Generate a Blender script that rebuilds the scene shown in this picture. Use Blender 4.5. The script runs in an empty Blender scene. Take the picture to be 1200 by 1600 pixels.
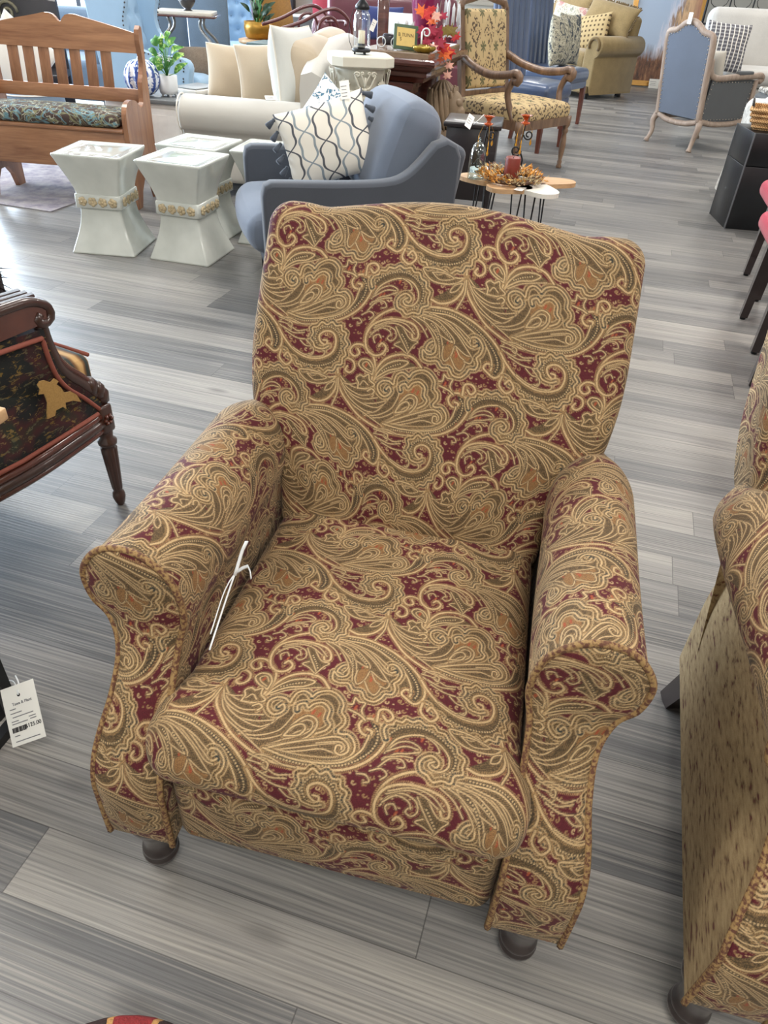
import bpy, math, random
import numpy as np
from mathutils import Vector, Matrix
random.seed(7)
PI = math.pi
SC = bpy.context.scene
COL = SC.collection

# ------------------------------------------------------------------ camera, world, lights, exposure
def aim_camera(h, pitch, roll, f):
    cam = bpy.data.cameras.new('camera'); co = bpy.data.objects.new('camera', cam); COL.objects.link(co)
    p, r = math.radians(pitch), math.radians(roll)
    fwd = Vector((0, math.cos(p), -math.sin(p))); right = Vector((1, 0, 0)); up = right.cross(fwd)
    R = right*math.cos(r)+up*math.sin(r); U = -right*math.sin(r)+up*math.cos(r)
    m = Matrix((R, U, -fwd)).transposed().to_4x4(); m.translation = Vector((0, 0, h))
    co.matrix_world = m
    cam.sensor_fit = 'VERTICAL'; cam.sensor_height = 36; cam.lens = f*36/1600; cam.clip_start = .05; cam.clip_end = 200
    SC.camera = co
aim_camera(1.33, 37.4, 3.6, 1109)

SC.view_settings.view_transform = 'Standard'; SC.view_settings.look = 'None'
SC.view_settings.gamma = 1; SC.view_settings.use_curve_mapping = False
SC.view_settings.exposure = 0.42

W = bpy.data.worlds.new('world'); SC.world = W; W.use_nodes = True
bg = W.node_tree.nodes['Background']; bg.inputs[0].default_value = (.80, .90, 1, 1); bg.inputs[1].default_value = 1.6

def area(name, loc, target, sx, sy, power, col):
    l = bpy.data.lights.new(name, 'AREA'); l.shape = 'RECTANGLE'; l.size = sx; l.size_y = sy; l.energy = power; l.color = col
    o = bpy.data.objects.new(name, l); COL.objects.link(o); o.location = loc
    o.rotation_euler = (Vector(target)-Vector(loc)).to_track_quat('-Z', 'Y').to_euler()
    return o
# daylight through the glass fronts (outside the panes)
area('daylight_left', (-8.2, 9.5, 1.9), (0, 6, .6), 9.4, 2.6, 2100, (.68, .83, 1))
area('daylight_back', (-4.0, 15.6, 1.8), (-1, 5, .6), 6.2, 2.6, 900, (.70, .85, 1))
# ceiling lamps
LAMPS = [(-2.2, 1.0), (.2, -.8), (2.6, 1.2), (.6, 3.4), (-2.6, 5.2), (3.4, 5.6), (.4, 7.6), (4.4, 9.6), (-2.4, 10.4), (1.2, 12.0), (6.4, 3.0)]
for i, (x, y) in enumerate(LAMPS):
    area('ceiling_lamp_light', (x, y, 3.12), (x, y, 0), 1.15, .55, 41, (1, .955, .89))

# ------------------------------------------------------------------ colour and material helpers
def lin(c):
    return tuple((v/255/12.92 if v/255 < .04045 else ((v/255+.055)/1.055)**2.4) for v in c[:3])+(1,)
class NT:
    def __init__(s, name):
        s.m = bpy.data.materials.new(name); s.m.use_nodes = True; s.t = s.m.node_tree; s.t.nodes.clear()
        s.out = s.t.nodes.new('ShaderNodeOutputMaterial'); s.b = s.t.nodes.new('ShaderNodeBsdfPrincipled')
        s.t.links.new(s.b.outputs[0], s.out.inputs[0])
    def n(s, k, **kw):
        nd = s.t.nodes.new('ShaderNode'+k)
        for a, v in kw.items():
            if a.startswith('i_'):
                key = a[2:]; key = int(key) if key.isdigit() else key.replace('_', ' ')
                s.put(nd.inputs[key], v)
            else: setattr(nd, a, v)
        return nd
    def put(s, inp, v):
        if hasattr(v, 'links') or isinstance(v, bpy.types.NodeSocket): s.t.links.new(v, inp)
        else: inp.default_value = v
    def math(s, op, a, b=0., c=None):
        nd = s.n('Math', operation=op); s.put(nd.inputs[0], a); s.put(nd.inputs[1], b)
        if c is not None: s.put(nd.inputs[2], c)
        return nd.outputs[0]
    def mix(s, f, a, b, mode='MIX'):
        nd = s.n('Mix', data_type='RGBA', blend_type=mode); s.put(nd.inputs[0], f); s.put(nd.inputs[6], a); s.put(nd.inputs[7], b); return nd.outputs[2]
    def ramp(s, f, stops, interp='LINEAR'):
        nd = s.n('ValToRGB'); s.put(nd.inputs[0], f); cr = nd.color_ramp; cr.interpolation = interp
        while len(cr.elements) < len(stops): cr.elements.new(.5)
        for e, (p, c) in zip(cr.elements, stops): e.position = p; e.color = lin(c)
        return nd.outputs[0]
    def coord(s, kind='Object', scale=(1, 1, 1), rot=(0, 0, 0), loc=(0, 0, 0)):
        tc = s.n('TexCoord'); mp = s.n('Mapping'); s.t.links.new(tc.outputs[kind], mp.inputs[0])
        mp.inputs['Scale'].default_value = scale; mp.inputs['Rotation'].default_value = rot; mp.inputs['Location'].default_value = loc
        return mp.outputs[0]
    def noise(s, vec, scale, detail=3, rough=.5, dist=0):
        nd = s.n('TexNoise'); s.put(nd.inputs['Vector'], vec); nd.inputs['Scale'].default_value = scale; nd.inputs['Detail'].default_value = detail
        nd.inputs['Roughness'].default_value = rough; nd.inputs['Distortion'].default_value = dist; return nd.outputs[0]
    def bump(s, h, strength=.3, dist=.002):
        nd = s.n('Bump'); s.put(nd.inputs['Height'], h); nd.inputs['Strength'].default_value = strength; nd.inputs['Distance'].default_value = dist
        s.t.links.new(nd.outputs[0], s.b.inputs['Normal'])
    def set(s, **kw):
        for k, v in kw.items(): s.put(s.b.inputs[k.replace('_', ' ')], v)
        return s.m

def plain(name, col, rough=.5, metal=0., var=.12, scale=14, bump=0., spec=.5, coat=0.):
    n = NT(name); v = n.coord(); nz = n.noise(v, scale, 4)
    c = n.mix(n.math('MULTIPLY', nz, 1.0), tuple(x*(1-var) for x in lin(col)[:3])+(1,), tuple(min(1, x*(1+var)) for x in lin(col)[:3])+(1,))
    n.set(Base_Color=c, Roughness=rough, Metallic=metal)
    n.b.inputs['Specular IOR Level'].default_value = spec; n.b.inputs['Coat Weight'].default_value = coat
    if bump: n.bump(n.noise(v, scale*6, 3), bump)
    return n.m
def fabric(name, col, var=.14, weave=900, rough=.95, sheen=.25, blotch=5, bump=.35):
    n = NT(name); v = n.coord(); a = n.noise(v, blotch, 4); b = n.noise(v, weave, 1)
    f = n.math('ADD', n.math('MULTIPLY', a, .5), n.math('MULTIPLY', b, .5))
    L = lin(col)
    c = n.ramp(f, [(.3, (0, 0, 0)), (.7, (255, 255, 255))])
    c = n.mix(c, tuple(x*(1-var) for x in L[:3])+(1,), tuple(min(1, x*(1+var)) for x in L[:3])+(1,))
    n.set(Base_Color=c, Roughness=rough); n.b.inputs['Sheen Weight'].default_value = sheen; n.b.inputs['Sheen Roughness'].default_value = .5
    n.b.inputs['Specular IOR Level'].default_value = .2
    n.bump(b, bump, .001); return n.m
def wood(name, dark, light, scale=1., axis='X', rough=.45, coat=.1, knots=False):
    n = NT(name); sc = {'X': (1.2, 14, 14), 'Y': (14, 1.2, 14), 'Z': (14, 14, 1.2)}[axis]
    v = n.coord(scale=tuple(s*scale for s in sc)); a = n.noise(v, 1.5, 5, .6, .6); b = n.noise(v, 9, 3)
    f = n.math('ADD', n.math('MULTIPLY', a, .75), n.math('MULTIPLY', b, .25))
    c = n.ramp(f, [(.32, dark), (.66, light)])
    if knots:
        vo = n.n('TexVoronoi'); n.put(vo.inputs['Vector'], n.coord(scale=(2.2, 3.5, 3.5))); vo.inputs['Scale'].default_value = 1.3
        k = n.ramp(vo.outputs[0], [(.02, (255, 255, 255)), (.07, (0, 0, 0))])
        c = n.mix(k, c, lin((86, 42, 24)))
    n.set(Base_Color=c, Roughness=rough); n.b.inputs['Coat Weight'].default_value = coat
    n.bump(b, .08, .001); return n.m

# ------------------------------------------------------------------ object helpers
def tag(o, label=None, cat=None, group=None, kind=None):
    if label: o['label'] = label
    if cat: o['category'] = cat
    if group: o['group'] = group
    if kind: o['kind'] = kind
    return o
def thing(name, label, cat, loc=(0, 0, 0), rz=0., group=None, rot=None):
    o = bpy.data.objects.new(name, None); COL.objects.link(o); o.location = loc
    o.rotation_euler = rot if rot else (0, 0, rz); o.empty_display_size = .05
    return tag(o, label, cat, group)
def obj(name, me, mats=None, parent=None, loc=None, rot=None, smooth=None):
    if mats is not None and len(me.materials) == 0:
        for m in (mats if isinstance(mats, (list, tuple)) else [mats]): me.materials.append(m)
    o = bpy.data.objects.new(name, me); COL.objects.link(o)
    if parent: o.parent = parent
    if loc is not None: o.location = loc
    if rot is not None: o.rotation_euler = rot
    if smooth is not None: me.polygons.foreach_set('use_smooth', [smooth]*len(me.polygons))
    return o
def copy_tree(o, parent=None):
    c = o.copy(); COL.objects.link(c)
    if parent is not None: c.parent = parent
    for ch in list(o.children): copy_tree(ch, c)
    return c
class MB:
    """collects vertices and faces for ONE mesh; every shape can carry uv"""
    def __init__(s): s.v = []; s.f = []; s.m = []; s.sm = []
    def add(s, vs, fs, mi=0, smooth=False):
        b = len(s.v); s.v += [tuple(v) for v in vs]
        for f in fs: s.f.append(tuple(b+i for i in f)); s.m.append(mi); s.sm.append(smooth)
        return s
    def box(s, c, d, rot=None, bev=0., mi=0, taper=1.):
        hx, hy, hz = d[0]/2, d[1]/2, d[2]/2; b = min(bev, hx*.9, hy*.9, hz*.9)
        if b <= 0:
            vs = [(x*hx*(taper if z < 0 else 1), y*hy*(taper if z < 0 else 1), z*hz) for z in (-1, 1) for x, y in ((-1, -1), (1, -1), (1, 1), (-1, 1))]
            fs = [(3, 2, 1, 0), (4, 5, 6, 7)]+[(i, (i+1) % 4, 4+(i+1) % 4, 4+i) for i in range(4)]
        else:
            vs = []; lv = []
            prof = [(b, 0)]+[(b-b*math.sin(a), b-b*math.cos(a)) for a in (PI/4, PI/2)]
            rows = [(-hz+q[1], q[0]) for q in prof]+[(hz-q[1], q[0]) for q in reversed(prof)]
            for z, inset in rows:
                k = (taper if z < 0 else 1); ring = []
                for sx, sy, a0 in ((1, 1, 0), (-1, 1, PI/2), (-1, -1, PI), (1, -1, 1.5*PI)):
                    for da in (0, PI/4, PI/2):
                        r = b-inset
                        ring.append((sx*(hx-b)*k+r*math.cos(a0+da), sy*(hy-b)*k+r*math.sin(a0+da), z))
                lv.append(len(vs)); vs += ring
            n = 12; fs = [tuple(reversed(range(n))), tuple(lv[-1]+i for i in range(n))]
            for a, bb in zip(lv[:-1], lv[1:]): fs += [(a+i, a+(i+1) % n, bb+(i+1) % n, bb+i) for i in range(n)]
        M = Matrix.Identity(3) if rot is None else (rot if isinstance(rot, Matrix) else Matrix.Rotation(rot[2], 3, 'Z') @ Matrix.Rotation(rot[1], 3, 'Y') @ Matrix.Rotation(rot[0], 3, 'X'))
        C = Vector(c); return s.add([M @ Vector(v)+C for v in vs], fs, mi, b > 0)
    def bar(s, a, b, w, h=None, mi=0, w2=None, h2=None, bev=0.):
        """rectangular bar from a to b, w wide (horizontal) h high; w2,h2 at the b end"""
        a, b = Vector(a), Vector(b); h = h or w; w2 = w2 or w; h2 = h2 or h; d = (b-a).normalized()
        up = Vector((0, 0, 1)) if abs(d.z) < .95 else Vector((0, 1, 0)); x = d.cross(up).normalized(); y = x.cross(d)
        vs = [p+x*sx*ww/2+y*sy*hh/2 for p, ww, hh in ((a, w, h), (b, w2, h2)) for sx, sy in ((-1, -1), (1, -1), (1, 1), (-1, 1))]
        return s.add(vs, [(0, 1, 2, 3), (7, 6, 5, 4)]+[(i, 4+i, 4+(i+1) % 4, (i+1) % 4) for i in range(4)], mi)
    def tube(s, pts, r, n=8, closed=False, mi=0, flat=1.):
        P = [Vector(p) for p in pts]; m = len(P); rr = r if isinstance(r, (list, tuple)) else [r]*m
        vs = []; prev = None
        for i, p in enumerate(P):
            t = (P[(i+1) % m]-P[i-1]) if closed or 0 < i < m-1 else (P[1]-P[0] if i == 0 else P[-1]-P[-2])
            t = t.normalized() if t.length > 1e-9 else Vector((0, 0, 1))
            if prev is None: u = t.orthogonal().normalized()
            else: u = (prev-t*prev.dot(t)); u = u.normalized() if u.length > 1e-6 else t.orthogonal().normalized()
            prev = u; w = t.cross(u)
            vs += [p+(u*math.cos(2*PI*k/n)+w*math.sin(2*PI*k/n)*flat)*rr[i] for k in range(n)]
        fs = []
        for i in range(m if closed else m-1):
            a, b = i*n, ((i+1) % m)*n
            fs += [(a+k, a+(k+1) % n, b+(k+1) % n, b+k) for k in range(n)]
        if not closed: fs += [tuple(reversed(range(n))), tuple((m-1)*n+k for k in range(n))]
        return s.add(vs, fs, mi, True)
    def lathe(s, prof, c=(0, 0, 0), n=20, mi=0, axis=None, sq=None, smooth=True):
        """prof: (radius, z) list; closed by caps"""
        vs = []
        for r, z in prof:
            for k in range(n):
                a = 2*PI*k/n; q = 1.
                if sq: q = 1/max(abs(math.cos(a)), abs(math.sin(a)))**sq
                vs.append(Vector((r*q*math.cos(a), r*q*math.sin(a), z)))
        if axis is not None:
            M = Vector((0, 0, 1)).rotation_difference(Vector(axis)).to_matrix(); vs = [M @ v for v in vs]
        vs = [v+Vector(c) for v in vs]; m = len(prof)
        fs = [tuple(reversed(range(n))), tuple((m-1)*n+k for k in range(n))]
        for i in range(m-1): fs += [(i*n+k, i*n+(k+1) % n, (i+1)*n+(k+1) % n, (i+1)*n+k) for k in range(n)]
        return s.add(vs, fs, mi, smooth)
    def prism(s, poly, a, b, plane='XZ', mi=0):
        """extrude a 2D outline between a and b along the axis not in plane; fan-free ngon caps"""
        def P(u, v, w): return {'XZ': (u, w, v), 'YZ': (w, u, v), 'XY': (u, v, w)}[plane]
        n = len(poly); vs = [P(u, v, a) for u, v in poly]+[P(u, v, b) for u, v in poly]
        area_ = sum(poly[i][0]*poly[(i+1) % n][1]-poly[(i+1) % n][0]*poly[i][1] for i in range(n))
        fs = [tuple(range(n)), tuple(reversed(range(n, 2*n)))]+[(i+n, (i+1) % n+n, (i+1) % n, i) for i in range(n)]
        flip = (area_ > 0) ^ (plane == 'XZ') ^ (b < a)
        if flip: fs = [tuple(reversed(f)) for f in fs]
        return s.add(vs, fs, mi)
    def sheet(s, P, mi=0, closed=False, smooth=True):
        """P[i][j] grid of points -> quads"""
        n, m = len(P), len(P[0]); vs = [p for r in P for p in r]
        fs = [(i*m+j, i*m+(j+1) % m, ((i+1) % n)*m+(j+1) % m, ((i+1) % n)*m+j) for i in range(n-1) for j in range(m if closed else m-1)]
        return s.add(vs, fs, mi, smooth)
    def mesh(s, name):
        me = bpy.data.meshes.new(name); me.from_pydata(s.v, [], s.f)
        me.polygons.foreach_set('material_index', s.m); me.polygons.foreach_set('use_smooth', s.sm); me.update(); return me
    def build(s, name, mats, parent=None, loc=None, rot=None):
        return obj(name, s.mesh(name), mats, parent, loc, rot)
def curve_pts(pts, st=.01):
    """Catmull-Rom through 2D/3D points"""
    p = [np.array(q, float) for q in pts]; e = [2*p[0]-p[1]]+p+[2*p[-1]-p[-2]]; o = []
    for i in range(1, len(e)-2):
        a, b, c, d = e[i-1:i+3]; n = max(1, int(np.linalg.norm(c-b)/st))
        for k in range(n):
            u = k/n; o.append(tuple(.5*(2*b+(c-a)*u+(2*a-5*b+4*c-d)*u*u+(3*b-a-3*c+d)*u**3)))
    o.append(tuple(p[-1])); return o
def smoothstep(a, b, x):
    t = np.clip((x-a)/(b-a), 0, 1); return t*t*(3-2*t)

def grid_mesh(name, P, uv=None, flip=False, colour=None, closed=False):
    """fast numpy grid P[nu,nv,3]; colour = callable(uv)->rgb stored per vertex"""
    nu, nv = P.shape[:2]; me = bpy.data.meshes.new(name)
    me.vertices.add(nu*nv); me.vertices.foreach_set('co', np.ascontiguousarray(P, dtype=np.float32).ravel())
    mu = nu if closed else nu-1
    i, j = np.meshgrid(np.arange(mu), np.arange(nv-1), indexing='ij'); i2 = (i+1) % nu
    q = np.stack([i*nv+j, i2*nv+j, i2*nv+j+1, i*nv+j+1], -1).reshape(-1, 4)
    if flip: q = q[:, ::-1]
    nf = len(q); me.loops.add(nf*4); me.loops.foreach_set('vertex_index', np.ascontiguousarray(q, dtype=np.int32).ravel())
    me.polygons.add(nf); me.polygons.foreach_set('loop_start', np.arange(0, nf*4, 4, dtype=np.int32)); me.polygons.foreach_set('loop_total', np.full(nf, 4, dtype=np.int32))
    me.polygons.foreach_set('use_smooth', np.ones(nf, dtype=bool))
    if colour is not None:
        at_ = me.color_attributes.new('pattern', 'FLOAT_COLOR', 'POINT')
        c = np.ones((nu*nv, 4), np.float32); c[:, :3] = colour(uv.reshape(-1, 2)); at_.data.foreach_set('color', c.ravel())
    me.update(); me.validate(); return me

def slab(W, T0, T, r, depth, step, bulge=.02, Wref=None, sides=None):
    """upholstered slab in (x, v, d): x across, v up, d = distance behind the front plane.
    W(v) half width, T0 lower edge, T(x) upper edge, corner radius r. returns P(x,v,d), uv(mm)"""
    wr = Wref or float(W(np.array([.5*(T0+float(T(np.array([0.]))[0]))]))[0]); A = wr-r
    tm = float(np.mean(T(np.linspace(-wr*.8, wr*.8, 9)))); Bm = tm-r-(T0+r)
    wrap = r*PI/2+max(depth-r, 0); sw = wrap if sides is None else sides
    a = np.linspace(-A-wrap, A+wrap, int((2*A+2*wrap)/step)); b = np.linspace(-wrap, Bm+wrap, int((Bm+2*wrap)/step))
    aa, bb = np.meshgrid(a, b, indexing='ij')
    qa = np.clip(np.abs(aa)-A, 0, None)*np.sign(aa); qb = np.where(bb < 0, bb, np.clip(bb-Bm, 0, None))
    q = np.sqrt(qa**2+qb**2)+1e-9
    off = np.where(q < r*PI/2, r*np.sin(np.clip(q/r, 0, PI/2)), r); dd = np.where(q < r*PI/2, r*(1-np.cos(np.clip(q/r, 0, PI/2))), r+q-r*PI/2)
    dd = np.minimum(dd, depth)
    ac = np.clip(aa, -A, A); bc = np.clip(bb, 0, Bm)
    fb = bc/Bm
    x0 = ac/A
    v0 = T0+r+fb*(T(x0*wr)-r-(T0+r))
    w = W(v0+off*qb/q)
    x = x0*(w-r)+off*qa/q; v = v0+off*qb/q
    d = dd-bulge*(1-x0**2)**.8*np.clip(1-(2*fb-1)**4, 0, 1)
    return np.stack([x, v, d], -1), np.stack([aa, bb], -1)*1000
def place(P, o, ex, ev, ed):
    o, ex, ev, ed = (np.array(k, float) for k in (o, ex, ev, ed))
    return o+P[..., 0:1]*ex+P[..., 1:2]*ev+P[..., 2:3]*ed
# ------------------------------------------------------------------ the paisley repeat (403 x 374 mm, half drop), drawn stroke by stroke, in mm
STROKES = (
''
'Fo -68,189 -81,224 -85,249 -77,263 -54,262 -51,277 -40,282 -30,277 -20,288 -4,289 9,285 19,272 20,260 27,253 26,243 21,233 39,231 47,220 46,207 37,195 -4,186 -41,186;'
'Fd -65,186 -30,180 7,180 43,189 66,205 81,225 81,243 73,256 60,258 65,246 61,230 57,215 41,197 12,187 -25,184;'
'Fo -159,270 -151,240 -131,216 -102,197 -68,187 -76,201 -70,215 -84,224 -85,249 -96,250 -120,249 -140,262;'
'Fo -36,377 -14,392 28,386 63,373 92,350 105,332 100,319 96,311 76,308 69,292 54,292 39,302 20,310 -6,311 -12,330 -3,339 7,341 0,352 -15,365;'
'Fd -14,396 26,396 66,384 97,366 121,344 129,323 126,309 116,301 107,307 110,319 104,334 92,352 63,372 28,386 -10,388;'
'Fo 81,250 84,260 103,270 128,274 149,271 167,261 179,248 186,234 184,215 176,201 162,195 146,198 134,210 134,223 143,228 155,222 151,213 159,209 169,221 166,236 152,249 136,254 117,251 98,240 88,226;'
'Fo 136,326 157,309 184,298 208,298 229,309 234,325 229,342 216,347 204,340 208,327 222,319 208,313 196,320 187,333 189,351 201,362 221,363 242,356 253,338 255,319 253,299 241,283 223,271 199,269 173,276 160,289 144,295 130,305;'
'Fo -92,261 -87,282 -71,299 -48,304 -21,296 -45,285 -71,277;Fo -94,274 -111,280 -121,290 -116,299 -103,298 -94,287;'
'Fo -122,265 -117,270 -109,268 -102,273 -98,263 -89,255 -101,248 -122,246;Fo -67,358 -57,342 -62,329 -48,322 -37,314 -29,330 -22,337 -36,341 -51,358;'
'Fo 171,274 198,274 225,265 242,266 227,254 197,250 181,258;Fo 241,260 239,242 227,226 208,219 192,224 212,238 227,252;'
'Fr -37,226 -42,245 -28,258 -16,265 1,257 1,241 -10,224 -14,237 -26,243;Fr 28,311 23,331 39,343 59,326 72,325 64,312 56,300 42,303;R 48,325 3.8,0;'
'R -18,252 3.3,0;R -28,242 2.8,0;R -9,250 2.8,0;R -107,289 3.8,0;R 36,272 3.1,0;R 64,266 2.6,0;R -154,144 3.3,0;R -101,195 2.1,0;R -45,177 2.1,0;'
'R 107,225 2.8,0;R 100,221 2.3,0;R -87,333 2.8,0;R 90,238 2.3,0;R 136,326 3.3,0;R 199,364 2.1,0;R 30,344 2.8,0;R 67,207 2.1,0;R 56,262 2.1,0;'
'R 63,266 2.1,0;R 101,225 3.3,0;R 108,216 2.8,0;R 128,230 3.1,0;R 132,248 2.6,0;l -105,202 -82,208 -68,221 -57,238 -54,251;'
'l -102,199 -76,203 -54,216 -44,235 -41,251;l -91,196 -67,200 -45,214 -35,234 -26,245;l -66,191 -44,205 -30,220 -13,229 -8,238;'
'l -64,189 -38,201 -9,217 0,226;l -62,185 -22,199 8,211 25,217;l -62,183 -21,194 4,203 17,203 31,200;l -159,270 -148,240 -126,217 -100,202 -68,184;'
'l -157,267 -141,244 -116,224 -89,222 -64,229;l -156,267 -138,247 -112,235 -88,239 -91,233;l -156,270 -139,254 -119,247 -98,246 -87,255;'
'l -156,265 -134,237 -111,222 -83,215 -68,222;l -157,269 -148,256 -134,253 -121,256;l -154,260 -133,229 -106,210 -87,206;'
'l -156,267 -138,242 -109,229 -80,233;'
'K -66,249 -62,255 -57,248 -61,240 -70,237 -80,245 -82,256 -74,264 -62,264 -54,259 -53,268 -50,277 -41,282 -31,278 -28,275 -22,284 -8,290 6,287 18,275 19,261 26,254 27,244 21,234 25,230 37,231 47,220 47,207 38,197 17,189 -25,184 -63,186;'
'K -40,250 -42,258 -33,263 -27,257 -21,265 -9,269 2,261 3,247 9,240 6,231 -6,223;'
'L -45,214 -37,231 -26,244 -16,245 -8,238 -10,224 -23,209 -43,200 -63,191;l -39,219 -32,231 -23,239 -14,237 -14,226 -27,214 -44,205;'
'L -45,211 -38,225 -27,232 -21,227 -27,216 -45,210;L -63,188 -33,203 -3,216 21,225 36,221 41,210 34,202 25,204 25,214 31,214 32,209;'
'l -2,210 17,217 30,219 36,211 32,205;'
'M -159,270 -151,242 -134,219 -113,198 -83,182 -56,174 -23,173 13,177 43,185 67,201 81,223 84,241 75,256 62,261 51,258 46,248 52,238 62,236 65,243 58,245;'
'L -66,188 -30,183 7,185 37,193 55,211 61,230 62,237;D -51,180 -19,179 12,182 42,191 61,206 72,224 73,242 66,253;'
'M -92,261 -88,282 -74,302 -49,312 -26,309 -9,294;L -92,262 -83,280 -68,295 -48,302 -33,300 -46,289 -66,283 -82,272 -92,261;'
'l -85,265 -65,278 -40,287 -21,293;D -79,280 -64,289 -47,296;M -95,262 -91,290 -101,311 -118,324 -133,324 -140,313 -131,304 -122,309 -126,317;'
'M -158,272 -158,290 -147,300 -132,295 -128,282 -137,274 -145,279 -141,286;L -94,273 -111,280 -121,290 -116,299 -103,298 -94,287 -94,273;'
'l -97,278 -109,284 -114,291 -106,295 -98,286;L -119,247 -118,257 -123,265 -116,271 -109,268 -101,273 -98,263 -88,255 -101,248 -119,247;'
'l -115,253 -109,261 -100,254;L -91,238 -87,244 -93,248 -100,243;'
'M -114,332 -113,352 -102,371 -80,386 -50,394 -14,397 26,397 66,385 97,367 121,344 130,323 127,308 117,300 103,307 96,313 101,321 110,319 109,311;'
'L -18,388 28,387 63,372 92,352 106,332 110,319;D -6,393 27,391 65,378 94,359 113,338 120,321 117,309;'
'K 4,323 -6,326 -2,337 7,341 11,331 9,321 -2,318 -11,325 -9,311 2,307 16,309 25,300 38,300 46,290 59,288 69,297 73,305 83,307 86,317 82,326 88,334 90,347 80,359 69,359 67,349 74,344 80,348;'
'l -36,378 -18,372 -1,354 8,338 3,325;l -28,380 0,372 18,347 24,318;l -24,382 7,376 37,352 41,343;l -19,385 18,378 48,358 64,343 76,340;'
'l -19,379 6,370 37,345 17,352 -10,368 -19,379;l 42,340 38,322 29,311 23,320 23,335;l 43,340 53,324 64,316 59,300 49,303 38,319;'
'l 44,339 62,328 75,325 73,315 62,316;l -32,379 -10,368 12,344 20,315;l -20,384 14,377 43,358 61,340 73,327;l -39,376 -20,364 -6,346;'
'l -10,386 30,376 58,355 70,344;l -3,386 38,374 66,356;D -5,371 7,360 16,339;D 13,369 28,356 35,349;'
'M -34,348 -30,340 -23,344 -25,356 -36,366 -58,371 -84,370 -105,360 -114,343 -113,326 -106,313 -93,307 -81,311 -76,322 -84,329 -89,323;'
'l -108,338 -100,351 -83,359 -66,354 -61,342 -68,334 -76,338 -72,344;l -106,343 -90,355 -74,351 -70,343;'
'l -64,359 -54,343 -39,321 -37,314 -50,323 -62,328 -53,334;l -37,314 -29,329 -22,337 -36,340 -51,358;l -103,354 -78,364 -57,362 -37,350;'
'l -101,358 -73,368 -47,364 -29,349;l -97,329 -101,339 -92,344 -87,338;D -52,348 -42,334 -37,325;'
'K 84,238 80,250 85,259 92,260 93,267 104,267 108,273 118,271 127,276 136,271 147,273 153,266 163,265 168,256 177,251 179,241 187,235 185,223 187,213 177,208 174,197 163,198 152,194 144,201 135,205 132,216 136,224 146,229 156,222 153,214 147,217;'
'L 88,223 98,240 117,251 136,254 154,248 166,234 168,219 159,209 147,210 143,217 150,222;'
'D 87,244 100,257 119,264 140,264 156,257 171,244 176,229 173,214 161,203;l 86,218 99,235 116,241 130,235 128,227 123,229;'
'l 85,208 99,220 114,224 130,230;l 82,197 95,212 109,214 115,205 107,202;l 73,190 86,196 95,190 88,182;l 58,183 69,184 75,177 68,174;'
'l 88,221 109,233 127,233;l 87,212 107,219 122,220;l 136,254 150,246 155,236 150,234;'
'M 121,344 136,326 157,309 184,298 209,298 229,308 235,326 230,342 216,348 203,341 205,329 216,322 218,330 210,331;'
'K 132,306 140,304 144,295 157,294 164,284 171,284 177,275 187,278 196,270 207,275 216,269 225,276 235,276 240,286 250,288 250,299 256,305 252,316 257,324 250,334 252,344 243,349 241,358 231,357 223,364 214,359 204,364 197,356 187,353 190,344 186,333 192,327 197,318 212,315 222,320;'
'D 143,302 160,292 184,285 211,284 234,293 244,310 244,329 236,345 220,355 203,352 195,337 201,323;l 122,351 136,344 147,347 144,359 139,355;'
'l 121,356 130,365 147,365 165,360 182,360;l 136,341 158,333 180,332 187,335;l 153,314 180,303 194,310 192,318 188,314;'
'l 183,301 201,300 214,303 216,311 212,311;l 130,348 151,341 173,344;l 119,356 139,354 158,346 174,349;'
'L 243,266 225,264 198,274 169,274 184,256 207,251 229,255 243,266;l 185,268 204,269 224,262 201,257 185,268;M 244,262 241,242 228,225 208,218 191,223;'
'l 240,257 227,251 221,239 232,243 240,256;L 246,263 246,238 236,212;M 69,259 70,277 82,280 90,271 83,263 76,270;'
'M 130,305 128,290 142,279 153,290 144,302 137,294;L 24,276 31,277 32,288 39,283 48,283 45,271 52,259;L 27,268 44,263 53,257;'
'l -83,177 -63,173 -55,170 -56,162 -62,165;l -24,144 -8,128 -9,117 -16,118;l -35,142 -23,133 -12,132;').rstrip(";")
def srgb(r,g,b):
    v=np.array([r,g,b])/255.; return np.where(v<.04045,v/12.92,((v+.055)/1.055)**2.4)
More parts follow.
